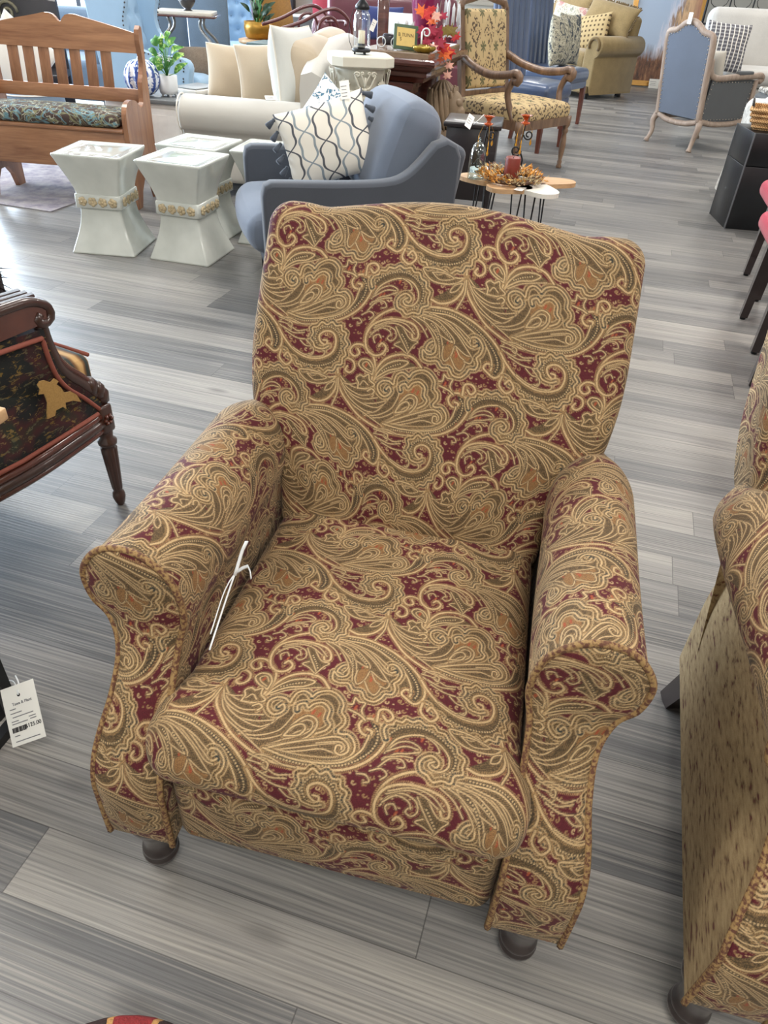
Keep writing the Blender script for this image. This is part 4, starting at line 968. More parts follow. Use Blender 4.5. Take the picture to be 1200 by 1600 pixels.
cushion('throw_pillow', 'smaller sand linen pillow in the middle of the cream sofa', M_SAND, on_sofa(.47, .62, .70), (math.radians(-10), math.radians(-3), math.radians(24)), .44, .36, .17, None, M_PIPE, seed=4)
cushion('throw_pillow', 'sand linen pillow at the left end of the cream sofa', M_SAND, on_sofa(.20, .78, .675), (math.radians(-12), math.radians(2), math.radians(8)), .44, .34, .17, None, M_PIPE, seed=5)
t = thing('price_tag', 'white price tag lying on the rolled arm of the cream sofa', 'price tag', on_sofa(.60, .10, .625), 0); card('tag_card', t, (0, 0, .004), (math.radians(-75), 0, .3), .075, .06, 3); MB().tube([(.02, .02, .01), (.03, .05, .04), (.02, .07, .03)], .0015, 5).build('string', M_PLASTIC, t)

# ------------------------------------------------------------------ end table with vase, potted plant and tray
M_DISTW = plain('distressed white paint', (216, 212, 206), .6, var=.12, scale=22); M_GREYTOP = plain('weathered grey top', (104, 108, 110), .4, var=.15)
t = thing('end_table', 'distressed white end table with a grey top beside the cream sofa', 'side table', (-1.83, 5.95, 0), math.radians(-8))
MB().box((0, 0, .51), (.66, .64, .03), bev=.006).build('tabletop', M_GREYTOP, t); MB().box((0, 0, .30), (.60, .58, .39), bev=.006).build('cabinet', M_DISTW, t)
for k in (-1, 1):
    o = MB().box((k*.15, -.293, .30), (.27, .014, .33), bev=.003).build('door', M_DISTW, t); MB().box((0, 0, 0), (.20, .006, .25)).build('door_panel', M_DISTW, o, (k*.15, -.302, .30))
for sx in (-1, 1):
    for sy in (-1, 1): MB().lathe([(.018, 0), (.024, .03), (.020, .06), (.026, .11)], (sx*.25, sy*.24, 0), 10).build('leg', M_DISTW, t)
def bluewhite():
    n = NT('blue and white porcelain'); v = n.coord(); a = n.noise(v, 30, 3, .6, 1.2); sp = n.n('SeparateXYZ', i_0=v); an = n.math('ARCTAN2', sp.outputs[1], sp.outputs[0])
    st = n.math('ABSOLUTE', n.math('SINE', n.math('MULTIPLY', an, 6.)))
    f = n.math('ADD', n.math('MULTIPLY', a, .8), n.math('MULTIPLY', st, .25))
    c = n.ramp(f, [(.50, (46, 72, 142)), (.56, (120, 140, 190)), (.60, (226, 230, 236))]); n.set(Base_Color=c, Roughness=.12); n.b.inputs['Coat Weight'].default_value = .5; return n.m
M_BW = bluewhite()
t = thing('pumpkin_vase', 'blue and white porcelain pumpkin jar behind the end of the bench', 'vase', (-1.885, 5.74, 0))
mb = MB(); G = []
for i in range(25):
    ph = PI*i/24; r = .118*math.sin(ph)**.85; z = .638-.112*math.cos(ph); G.append([((r*(1+.05*math.cos(12*a)))*math.cos(a), (r*(1+.05*math.cos(12*a)))*math.sin(a), z) for a in np.linspace(0, 2*PI, 96, endpoint=False)])
mb.sheet(G, closed=True); mb.build('body', M_BW, t); MB().lathe([(.03, .742), (.018, .752), (.014, .775), (.018, .782), (.002, .784)], n=16).build('stem', plain('cobalt glaze', (50, 70, 140), .15, coat=.5), t)
t = thing('potted_plant', 'green and lime leafy plant in a small white footed pot on the end table', 'potted plant', (-1.725, 5.80, 0))
M_POT = plain('white ceramic pot', (226, 228, 230), .3, var=.02)
MB().lathe([(.048, .54), (.060, .545), (.066, .57), (.068, .655), (.062, .657), (.060, .64)], n=24).build('pot', M_POT, t)
for k in range(4): MB().lathe([(.008, .525), (.011, .545)], (.045*math.cos(k*1.57+.5), .045*math.sin(k*1.57+.5), 0), 8).build('foot', M_POT, t)
MB().lathe([(.001, .645), (.058, .646), (.001, .652)], n=20).build('soil', plain('potting moss', (62, 70, 40), .9), t)
def leafm():
    n = NT('variegated leaf'); v = n.coord(); a = n.noise(v, 60, 3); c = n.ramp(a, [(.36, (58, 122, 50)), (.52, (104, 164, 72)), (.64, (186, 214, 120))]); n.set(Base_Color=c, Roughness=.4); return n.m
M_LEAF = leafm(); M_LEAFD = plain('mid green leaf', (70, 128, 62), .4, var=.3, scale=50)
def broad_leaf(base, tip, w, droop=.03):
    a, b = Vector(base), Vector(tip); d = b-a; L = d.length; dn = d.normalized(); s = dn.cross(Vector((.2, -1, .5))).normalized(); nn = s.cross(dn); G = []
    for i in range(9):
        u = i/8; c = a+d*u+nn*droop*math.sin(PI*u); ww = w*math.sin(PI*min(1, u*.97+.03))**.8*(1-.3*u); G.append([c-s*ww/2+nn*.15*ww, c, c+s*ww/2+nn*.15*ww])
    return MB().sheet(G)
for i in range(22):
    a = random.uniform(0, 2*PI); r = random.uniform(.05, .16); z = random.uniform(.70, .90); b = (r*.45*math.cos(a), r*.45*math.sin(a), z-.04); tp = (r*1.15*math.cos(a)+.02, r*1.1*math.sin(a), z+random.uniform(-.03, .06))
    st = MB().tube([(0, 0, .645), (b[0]*.5, b[1]*.5, .645+(z-.685)*.6), b], .0022, 5).build('stem', M_LEAFD, t); broad_leaf(b, tp, random.uniform(.035, .06)).build('leaf', M_LEAF if i % 3 else M_LEAFD, st)
for i in range(5):
    x, y, z = random.uniform(-.03, .04), random.uniform(-.06, 0), random.uniform(.72, .80); mb = MB()
    for q in range(5): leaf(mb, (x, y, z), (math.cos(q*1.26), math.sin(q*1.26)*.5-.5, math.sin(q*1.26)), .02, .012)
    mb.build('blossom', M_POT, t)
t = thing('tray', 'white rectangular tray with a grey inset, lying on the end table by the sofa', 'tray', (-1.60, 6.10, .525), math.radians(-25)); MB().box((0, 0, .015), (.28, .36, .03), bev=.005).build('base', M_DISTW, t); MB().box((0, 0, .034), (.22, .29, .008), bev=.002).build('inset', M_GREYTOP, t)

# ------------------------------------------------------------------ dark console table on carved supports
M_MAHOG = wood('dark mahogany', (52, 24, 20), (96, 50, 38), 1., 'X', .25, .5)
M_STTOP = plain('brown veined marble inset', (134, 112, 92), .25, var=.25, scale=18, coat=.4)
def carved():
    n = NT('carved wood darker in hollows'); v = n.coord(); geo = n.n('NewGeometry'); a = n.noise(v, 14, 4)
    c = n.mix(n.ramp(geo.outputs['Pointiness'], [(.44, (0, 0, 0)), (.54, (255, 255, 255))]), lin((58, 46, 38)), lin((148, 126, 100))); c = n.mix(n.math('MULTIPLY', a, .5), c, lin((96, 78, 60)))  # recesses of the carving darker than its ridges, plus random tone
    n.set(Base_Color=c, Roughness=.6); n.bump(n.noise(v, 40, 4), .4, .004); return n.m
M_CARV = carved()
# right end corner at (0.155,5.70); the table runs away to the left and back
CT = thing('console_table', 'dark mahogany console table with marble top carried on a carved lion and scroll', 'console table', (.155, 5.70, 0), math.radians(-14))
def ctop(x0, x1, y0, y1, prof, name, m):
    mb = MB(); G = [[(x0-o, y0-o, z), (x1+o, y0-o, z), (x1+o, y1+o, z), (x0-o, y1+o, z)] for o, z in prof]
    mb.sheet(G, closed=True, smooth=False); mb.add(G[-1], [(0, 1, 2, 3)]); mb.add(G[0], [(3, 2, 1, 0)]); return mb.build(name, m, CT)
TX0, TX1, TY0, TY1 = -.62, -.02, .02, 1.20
ctop(TX0, TX1, TY0, TY1, [(-.08, .70), (-.07, .73), (-.05, .735), (-.05, .76), (-.02, .775), (0, .80), (.015, .805), (.02, .82), (.012, .838), (-.005, .845)], 'moulded_top', M_MAHOG)
ctop(TX0, TX1, TY0, TY1, [(-.045, .845), (-.045, .872), (-.055, .878)], 'marble_inset', M_STTOP)
mb = MB(); G = []
for w, z in ((.135, .70), (.13, .66), (.115, .655), (.115, .625), (.10, .62), (.10, .585), (.09, .575)): G.append([(-.30-w, .17-w, z), (-.30+w*1.1, .17-w, z), (-.30+w*1.1, .17+w, z), (-.30-w, .17+w, z)])
mb.sheet(G, closed=True, smooth=False).add(G[-1], [(3, 2, 1, 0)]); mb.build('stepped_capital', M_MAHOG, CT)
mb = MB(); G = []
for i in range(30):
    u = i/29; z = .585-.585*u; cx = .06*math.sin(u*2*PI*.9+.2); r = .085+.05*math.sin(u*PI*2.2+.6)**2+(.03 if u > .9 else 0)
    G.append([(-.30+cx+r*(1+.09*math.cos(9*a))*math.cos(a)*1.15, .17+r*(1+.09*math.cos(9*a))*math.sin(a)*.8, z) for a in np.linspace(0, 2*PI, 54, endpoint=False)])
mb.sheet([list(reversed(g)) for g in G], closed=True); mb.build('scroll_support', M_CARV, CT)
# lion support under the right side
mb = MB(); cx, cy, cz = -.06, .62, .50; G = []
for i in range(34):
    ph = PI*i/33; G.append([(cx+.115*math.sin(ph)*(1+.10*math.cos(14*a+4*ph))*math.cos(a), cy+.15*math.sin(ph)*(1+.10*math.cos(14*a+4*ph))*math.sin(a), cz-.02-.20*math.cos(ph)) for a in np.linspace(0, 2*PI, 84, endpoint=False)])
mb.sheet(G, closed=True)
for k in range(46):   # locks of the mane
    a = random.uniform(-2.6, 2.6); r0 = random.uniform(.5, 1); p = [(cx+.11*math.cos(a+.12*q)*(1+.03*q), cy+.145*math.sin(a+.12*q)*(1+.03*q), cz+.16-.07*q-.05*r0+.01*math.sin(q*2+k)) for q in range(5)]; mb.tube(p, [.010, .018, .018, .014, .004], 6)
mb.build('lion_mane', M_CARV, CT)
mb = MB(); fx = cx+.10
for (x, y, z, rx, ry, rz) in [(fx, cy-.03, cz+.01, .075, .085, .11), (fx+.055, cy-.055, cz-.02, .045, .045, .045), (fx+.06, cy-.065, cz-.06, .032, .038, .02), (fx+.045, cy-.075, cz+.045, .028, .028, .028), (fx+.075, cy-.07, cz-.005, .016, .022, .014), (fx+.05, cy+.02, cz+.055, .03, .03, .02), (fx+.045, cy-.06, cz-.11, .03, .035, .045)]:
    G = [[(x+rx*math.sin(PI*i/12)*math.cos(a), y+ry*math.sin(PI*i/12)*math.sin(a), z-rz*math.cos(PI*i/12)) for a in np.linspace(0, 2*PI, 18, endpoint=False)] for i in range(13)]; mb.sheet(G, closed=True)
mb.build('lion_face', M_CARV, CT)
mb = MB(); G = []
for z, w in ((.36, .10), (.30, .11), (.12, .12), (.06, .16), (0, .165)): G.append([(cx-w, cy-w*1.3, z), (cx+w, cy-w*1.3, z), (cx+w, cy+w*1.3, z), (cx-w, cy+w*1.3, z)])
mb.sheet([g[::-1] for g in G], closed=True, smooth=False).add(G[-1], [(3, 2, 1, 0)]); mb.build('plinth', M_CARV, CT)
MB().box((-.34, 1.04, .35), (.28, .24, .70), bev=.02).build('rear_support', M_MAHOG, CT)
def on_ct(x, y, z=.878):
    a = math.radians(-14); return (.155+x*math.cos(a)-y*math.sin(a), 5.70+x*math.sin(a)+y*math.cos(a), z)
CR = math.radians(-14)
# things on the console
t = thing('picture_frame', 'small green framed autumn sign leaning on the console table', 'picture frame', on_ct(-.27, .20), math.radians(12))
Rl = (math.radians(-16), math.radians(4), 0)
fr = MB().box((0, 0, .075), (.17, .014, .15), bev=.003).build('frame', plain('moss green frame', (70, 92, 66), .5), t, (0, 0, .003), Rl); MB().box((0, -.0085, .075), (.13, .003, .11)).build('picture', plain('parchment print', (216, 186, 110), .6, var=.12, scale=30), fr)
for i, (s, z) in enumerate((('B TUNN', .086), ('S', .060))): obj('lettering', text_mesh(s, .030), plain('brown lettering %d' % i, (70, 50, 30), .6), fr, (0 if i == 0 else -.036, -.0108, z))
t = thing('candle_holder', 'gold swirled glass candle dish on the corner of the console table', 'candle holder', on_ct(-.12, .15)); M_GOLDG = plain('gold lustre glass', (150, 124, 44), .12, .5, var=.3, scale=40)
mb = MB(); G = []
for r, z in ((.03, 0), (.05, .004), (.068, .02), (.072, .035), (.058, .042), (.034, .040), (.030, .048), (.002, .046)): G.append([(r*(1+.06*math.cos(8*a+z*80))*math.cos(a)*1.15, r*(1+.06*math.cos(8*a+z*80))*math.sin(a), z) for a in np.linspace(0, 2*PI, 40, endpoint=False)])
mb.sheet(G, closed=True); mb.build('dish', M_GOLDG, t); MB().tube([(-.02, 0, .045), (-.02, 0, .12)], .006, 8).tube(spiral((.01, 0, .115), .028, .014, PI, -1.1), .005, 6).build('glass_swan', M_POT, t)
t = thing('vase', 'tall magenta glazed vase behind the maple leaves on the console table', 'vase', on_ct(-.22, .55)); MB().lathe([(.05, 0), (.062, .01), (.085, .12), (.105, .26), (.11, .34), (.10, .42), (.07, .47), (.075, .50)], n=32).build('body', plain('magenta glaze', (122, 30, 76), .15, var=.15, coat=.6), t)
t = thing('candelabra', 'white wrought candle stand with frosted tapers among the maple leaves', 'candelabra', on_ct(-.07, .52)); MB().lathe([(.05, 0), (.05, .01), (.008, .02), (.006, .16)], n=16).build('base', M_POT, t)
for k, (x, y) in enumerate(((-.06, 0), (0, .02), (.06, 0), (.02, -.05), (.10, .03))):
    MB().tube(curve_pts([(0, 0, .10), (x*.7, y*.7, .08), (x, y, .15)], .01), .004, 6).build('arm', M_POT, t); MB().lathe([(.012, .15), (.011, .25+.03*(k % 2)), (.002, .28+.03*(k % 2))], (x, y, 0), 10).build('taper', plain('frosted white', (224, 228, 232), .3), t)
t = thing('toy_train', 'small dark pewter ornament with loops behind the green framed sign', 'ornament', on_ct(-.42, .30)); MB().box((0, 0, .05), (.09, .05, .07), bev=.02).build('body', plain('pewter', (70, 66, 72), .3, .7), t)
for s in (-1, 1): MB().tube([(s*.05+.03*math.cos(a), -.03, .035+.03*math.sin(a)) for a in np.linspace(0, 2*PI, 16, endpoint=False)], .004, 6, closed=True).build('loop', M_POT, t)
t = thing('angel_ornament', 'white pine cone angel ornament standing behind the framed sign', 'ornament', on_ct(-.33, .42)); MB().lathe([(.05, 0), (.045, .05), (.02, .12), (.008, .13)], n=14).build('skirt', M_POT, t); MB().lathe([(.001, .125), (.017, .14), (.017, .155), (.001, .17)], n=12).build('head', M_POT, t)
for s in (-1, 1): trans(MB().sheet([[(s*(.01+.05*u), .01, .11+.05*u-.05*v) for v in (0, .5, 1)] for u in (0, .5, 1)]), Matrix.Identity(4)).build('wing', M_POT, t)
# maple garland
M_MAP = [plain('scarlet maple leaf', (190, 34, 30), .6, var=.3, scale=30), plain('orange maple leaf', (226, 108, 44), .6, var=.3, scale=30), plain('crimson maple leaf', (150, 24, 54), .6, var=.3, scale=30), plain('olive gold leaf', (128, 108, 44), .6, var=.3, scale=30), plain('pale pink leaf', (226, 170, 150), .6, var=.2, scale=30)]
def maple(c, n, up, R):
    c, n, up = Vector(c), Vector(n).normalized(), Vector(up); x = up.cross(n).normalized(); y = n.cross(x); mb = MB(); pts = [c+n*R*.05]
    prof = [(90, 1.), (78, .55), (66, .62), (45, .95), (32, .5), (20, .5), (0, .78), (-12, .4), (-35, .5), (-60, .25), (-90, .12), (-120, .25), (-145, .5), (-168, .4), (180, .78), (160, .5), (148, .5), (135, .95), (114, .62), (102, .55)]
    for a, r in prof: a = math.radians(a); pts.append(c+(x*math.cos(a)+y*math.sin(a))*R*r-n*R*.12*r)
    m = len(prof); return mb.add(pts, [(0, 1+i, 1+(i+1) % m) for i in range(m)])
t = thing('maple_garland', 'garland of red and orange maple leaves spilling over the edge of the console table', 'leaf garland', on_ct(-.10, .30), CR)
MB().tube(curve_pts([(-.12, .0, .06), (-.03, .05, .10), (.05, .10, .07), (.10, .15, 0), (.13, .10, -.06), (.125, .08, -.14)], .02), .003, 5).build('vine', M_TWIG, t)
spots = [(-.09, -.03, .22, 1.1, 1), (-.055, -.03, .20, 1.1, 0), (-.01, .0, .17, 1., 1), (.02, -.02, .22, .9, 4), (-.06, -.02, .13, 1.1, 2), (.0, -.04, .11, 1.2, 2), (.04, .02, .13, 1.2, 2), (.085, .04, .14, 1., 3), (.11, .10, .11, 1.1, 3), (.05, -.01, .07, 1.2, 2), (.07, .0, .02, 1.25, 0), (.085, .03, -.02, 1.3, 1), (.12, .08, .01, 1.2, 0), (-.03, -.05, .05, .9, 2), (.02, -.05, .02, .8, 4), (.125, .06, -.09, .8, 4), (.125, .04, -.15, .8, 4), (-.03, .03, .25, .9, 0), (.05, .05, .20, .9, 2), (.14, .14, .08, .9, 0), (.0, .04, .10, 1, 2), (-.07, .04, .08, 1, 2)]
for i, (x, y, z, s, m) in enumerate(spots): maple((x, y, z), (random.uniform(-.3, .5), -1, random.uniform(.1, .7)), (random.uniform(-.5, .5), .2, random.choice([1, 1, -1])), .062*s).build('maple_leaf', M_MAP[m], t)

# ------------------------------------------------------------------ open armchair with palm tree fabric
M_WALN = wood('limed walnut', (84, 62, 48), (138, 108, 84), 1.2, 'Z', .45, .2)
def palmfab(name, ax):
    n = NT(name); sp = n.n('SeparateXYZ', i_0=n.coord()); x = sp.outputs[0]; z = sp.outputs[ax]
    u, v = n.math('DIVIDE', x, .17), n.math('DIVIDE', z, .24)
    p, q = n.math('ADD', u, v), n.math('SUBTRACT', u, v)
    fp, fq = n.math('FLOOR', p), n.math('FLOOR', q)
    chk = n.math('PINGPONG', n.math('ADD', fp, fq), 1.)
    lp, lq = n.math('SUBTRACT', n.math('FRACT', p), .5), n.math('SUBTRACT', n.math('FRACT', q), .5)
    lx = n.math('MULTIPLY', n.math('ADD', lp, lq), .5); ly = n.math('MULTIPLY', n.math('SUBTRACT', lp, lq), .5)
    ly2 = n.math('SUBTRACT', ly, .06); r = n.math('SQRT', n.math('ADD', n.math('MULTIPLY', lx, lx), n.math('MULTIPLY', n.math('MULTIPLY', ly2, ly2), 1.4)))
    an = n.math('ARCTAN2', ly2, lx); fr = n.math('ABSOLUTE', n.math('SINE', n.math('ADD', n.math('MULTIPLY', an, 3.5), n.math('MULTIPLY', r, 5.))))
    fronds = n.math('LESS_THAN', r, n.math('ADD', .05, n.math('MULTIPLY', fr, .17)))
    trunk = n.math('MULTIPLY', n.math('LESS_THAN', n.math('ABSOLUTE', lx), .015), n.math('MULTIPLY', n.math('LESS_THAN', ly, .05), n.math('GREATER_THAN', ly, -.27)))
    palm = n.math('MULTIPLY', n.math('MAXIMUM', fronds, trunk), n.math('SUBTRACT', 1., chk))
    vo = n.n('TexVoronoi', feature='SMOOTH_F1'); n.put(vo.inputs['Vector'], n.coord()); vo.inputs['Scale'].default_value = 62
    spots_ = n.math('MULTIPLY', n.math('GREATER_THAN', vo.outputs[0], .50), chk)
    c = n.mix(n.math('MULTIPLY', chk, .25), lin((196, 172, 128)), lin((176, 150, 108))); c = n.mix(spots_, c, lin((92, 76, 60))); c = n.mix(palm, c, lin((104, 100, 70)))
    n.set(Base_Color=c, Roughness=.8); return n.m
M_PALMB, M_PALMS = palmfab('gold palm tree weave', 2), palmfab('gold palm tree weave, seat', 1)
t = thing('open_armchair', 'carved walnut open armchair upholstered in gold palm tree fabric', 'armchair', (.875, 6.92, 0), math.radians(47))
HW = .34
rcube(MB(), (0, -.02, .445), (.72, .68, .12), .045, pf=(0, 0, .035)).build('seat', M_PALMS, t)
for (a, b) in (((-HW, -.34), (HW, -.34)), ((-HW, .32), (HW, .32)), ((-HW, -.34), (-HW, .32)), ((HW, -.34), (HW, .32))): MB().bar((*a, .375), (*b, .375), .05, .065).build('seat_rail', M_WALN, t)
twist = [(.022, 0), (.026, .01), (.018, .03), (.022, .05), (.016, .065), (.024, .12), (.029, .18), (.024, .24), (.017, .27), (.026, .285), (.028, .30), (.020, .315), (.034, .34), (.036, .41)]
for sx in (-1, 1):
    MB().lathe(twist, (sx*HW, -.34, 0), 14).build('leg', M_WALN, t); MB().bar((sx*HW*.95, .34, .42), (sx*HW*.9, .42, 0), .045, .045, w2=.032, h2=.032).build('leg', M_WALN, t)
    MB().bar((sx*.30, .31, .42), (sx*.295, .43, 1.12), .055, .045, w2=.05, h2=.04).build('back_post', M_WALN, t)
    MB().tube(curve_pts([(sx*.30, .37, .80), (sx*.33, .20, .735), (sx*.365, .0, .70), (sx*.375, -.18, .715), (sx*.375, -.255, .735), (sx*.375, -.30, .715), (sx*.375, -.285, .675), (sx*.375, -.25, .68)], .02), .030, 10).build('arm', M_WALN, t)
    MB().tube(curve_pts([(sx*.375, -.25, .70), (sx*.37, -.20, .60), (sx*.35, -.22, .50), (sx*.34, -.27, .40)], .02), .025, 10).build('arm_support', M_WALN, t)
lnb = math.atan2(.12, .70)
mbp = rcube(MB(), (0, 0, 0), (.53, .08, .56), .03, pf=(0, .02, 0)); mbp.build('back_panel', M_PALMB, t, (0, .375, .83), (-lnb, 0, 0))
MB().bar((-.28, .33, .52), (.28, .33, .52), .05, .05).build('lower_back_rail', M_WALN, t)
MB().tube(curve_pts([(-.295, .43, 1.10), (-.27, .435, 1.15), (-.15, .44, 1.175), (0, .44, 1.20), (.15, .44, 1.175), (.27, .435, 1.15), (.295, .43, 1.10)], .02), .030, 10).build('crest_rail', M_WALN, t)

# ------------------------------------------------------------------ tall blue leather chairs
M_BLUEL = plain('navy blue leather', (74, 88, 116), .28, var=.15, coat=.3, spec=.6); M_CHERRY = wood('cherry leg', (84, 40, 28), (120, 64, 44), 1, 'Z', .35, .3)
def blue_chair(label, loc, rz):
    t = thing('dining_chair', label, 'dining chair', loc, rz, 'blue leather chairs')
    rcube(MB(), (0, 0, .49), (.56, .56, .13), .05, pf=(0, 0, .03)).build('seat', M_BLUEL, t)
    MB().box((0, 0, .40), (.52, .52, .06)).build('seat_frame', M_BLUEL, t)
    mb = MB(); rcube(mb, (0, .30, .90), (.56, .07, .86), .03)
    for k in range(5): rcube(mb, (-.224+k*.112, .262, .90), (.110, .07, .85), .034)
    trans(mb, Matrix(((1, 0, 0, 0), (0, 1, .10, -.05), (0, 0, 1, 0), (0, 0, 0, 1)))).build('backrest', M_BLUEL, t)
    for sx in (-1, 1):
        MB().bar((sx*.24, -.24, .38), (sx*.245, -.25, 0), .05, .05, w2=.032, h2=.032).build('leg', M_CHERRY, t); MB().bar((sx*.24, .24, .38), (sx*.24, .30, 0), .05, .05, w2=.032, h2=.032).build('leg', M_CHERRY, t)
    return t
blue_chair('blue leather tall channel-back chair directly behind the palm tree armchair', (1.17, 7.86, 0), math.radians(56))
blue_chair('farther blue leather chair, with damask pillows on its seat', (1.62, 9.35, 0), math.radians(56))
M_DAMASK = NT('slate and cream damask'); _v = M_DAMASK.coord(); _a = M_DAMASK.noise(_v, 9, 2, .5, 2.2)
M_DAMASK.set(Base_Color=M_DAMASK.ramp(_a, [(.40, (62, 68, 74)), (.46, (196, 188, 164)), (.52, (92, 92, 88)), (.56, (204, 196, 172)), (.66, (120, 116, 100))]), Roughness=.85); M_DAMASK = M_DAMASK.m
cushion('throw_pillow', 'slate and cream damask pillow leaning on the far blue leather chair, nearer one', M_DAMASK, (1.56, 9.16, .80), (math.radians(-8), math.radians(4), math.radians(58)), .46, .46, .18, seed=8)
cushion('throw_pillow', 'second damask pillow tucked just behind its twin on the far blue chair', M_DAMASK, (1.70, 9.40, .81), (math.radians(-8), math.radians(2), math.radians(52)), .46, .48, .15, seed=9)

# ------------------------------------------------------------------ olive chenille loveseat
M_OLIVE = fabric('olive gold chenille', (138, 118, 82), .22, 120, blotch=9); M_OLIVED = fabric('olive chenille fringe', (112, 92, 60), .3, 90)
t = thing('loveseat', 'olive gold chenille loveseat with rolled arms in front of the windows', 'loveseat', (2.30, 12.50, 0), math.radians(-50))
rcube(MB(), (0, 0, .22), (1.60, .95, .30), .03).build('base', M_OLIVE, t)
for k in (-1, 1): rcube(MB(), (k*.34, -.08, .45), (.68, .78, .20), .06, pf=(0, .01, .03)).build('seat_cushion', M_OLIVE, t)
rcube(MB(), (0, .40, .60), (1.55, .20, .75), .06, rot=(math.radians(-8), 0, 0)).build('back_frame', M_OLIVE, t)
for k in (-1, 1): rcube(MB(), (k*.36, .22, .80), (.70, .22, .50), .10, pf=(0, .05, .03), rot=(math.radians(-14), 0, 0)).build('back_cushion', M_OLIVE, t)
for sx in (-1, 1):
    pr = [(-.10, .06), (-.10, .50), (-.09, .60), (-.05, .69), (.03, .745), (.12, .74), (.185, .68), (.19, .60), (.15, .54), (.11, .52), (.11, .06)]
    pr = curve_pts(pr, .03); mb = MB(); G = []
    for y, k in ((-.475, .7), (-.475, .93), (-.46, 1.), (.47, 1.), (.48, .9)): G.append([(sx*(.75+(x)*k+0*(1-k)), y, .40+(z-.40)*k) for x, z in pr])
    mb.sheet(G); mb.add(G[0], [tuple(range(len(pr)))]); mb.add(G[-1], [tuple(range(len(pr)))]); ar = mb.build('armrest', M_OLIVE, t)
    MB().tube([(sx*(.80+.085*math.cos(a)), -.48, .64+.085*math.sin(a)) for a in np.linspace(-.6, 3.6, 14)], .022, 8).build('pleated_roll', M_OLIVED, ar)
    MB().box((sx*.72, .38, .04), (.06, .06, .08)).build('foot', M_BLKW, t); MB().box((sx*.72, -.38, .04), (.06, .06, .08)).build('foot', M_BLKW, t)
def on_lv(x, y, z): a = math.radians(-50); return (2.30+x*math.cos(a)-y*math.sin(a), 12.50+x*math.sin(a)+y*math.cos(a), z)
def fringe_pillow(label, loc, rot, mat, w, h, th, seed=1, fr=None):
    o = cushion('throw_pillow', label, mat, loc, rot, w, h, th, seed=seed)
    if fr:
        mb = MB()
        for k in range(150):
            u = random.uniform(-1, 1); s = random.choice([0, 0, 1, 2]); p = (u*w*.47, 0, h*.47) if s == 0 else ((-1 if s == 1 else 1)*w*.48, 0, u*h*.47)
            mb.tube([p, (p[0]*1.05+random.uniform(-.01, .01), random.uniform(-.02, .02), p[2]*1.06+.02)], [.009, .004], 5)
        tag(mb.build('fringe', fr, o), kind='stuff')
    return o
fringe_pillow('big fringed olive pillow lying on top of the loveseat back at its right end', on_lv(.50, .12, .93), (math.radians(-30), math.radians(8), math.radians(-42)), M_OLIVE, .78, .42, .22, 11, M_OLIVED)
fringe_pillow('fringed olive pillow along the loveseat back behind the floral pillow', on_lv(-.28, .22, .97), (math.radians(-20), 0, math.radians(-50)), M_OLIVE, .74, .42, .20, 12, M_OLIVED)
M_FLOR = NT('cream and rose floral'); _v = M_FLOR.coord(); _a = M_FLOR.noise(_v, 12, 3, .6, 2.); _b = M_FLOR.noise(_v, 5, 2)
M_FLOR.set(Base_Color=M_FLOR.mix(M_FLOR.ramp(_b, [(.52, (0, 0, 0)), (.6, (255, 255, 255))]), M_FLOR.ramp(_a, [(.38, (130, 134, 122)), (.48, (212, 206, 190)), (.6, (168, 162, 146))]), M_FLOR.ramp(_a, [(.42, (196, 150, 146)), (.5, (160, 110, 112)), (.58, (210, 196, 184))])), Roughness=.85); M_FLOR = M_FLOR.m
cushion('throw_pillow', 'cream floral pillow with rose pattern sitting on the olive loveseat', M_FLOR, on_lv(-.08, -.04, .80), (math.radians(-14), math.radians(8), math.radians(-30)), .58, .54, .16, seed=14)
M_PLAIDO = NT('olive woven check'); _s = M_PLAIDO.n('SeparateXYZ', i_0=M_PLAIDO.coord()); _c = M_PLAIDO.math('MULTIPLY', M_PLAIDO.math('LESS_THAN', M_PLAIDO.math('PINGPONG', _s.outputs[0], .03), .013), M_PLAIDO.math('LESS_THAN', M_PLAIDO.math('PINGPONG', _s.outputs[2], .03), .013))
M_PLAIDO.set(Base_Color=M_PLAIDO.mix(_c, lin((176, 154, 112)), lin((84, 66, 44))), Roughness=.9); M_PLAIDO = M_PLAIDO.m
cushion('throw_pillow', 'olive and brown woven check pillow between floral pillow and right arm', M_PLAIDO, on_lv(.42, -.10, .76), (math.radians(-20), math.radians(-10), math.radians(-42)), .52, .46, .16, seed=15)

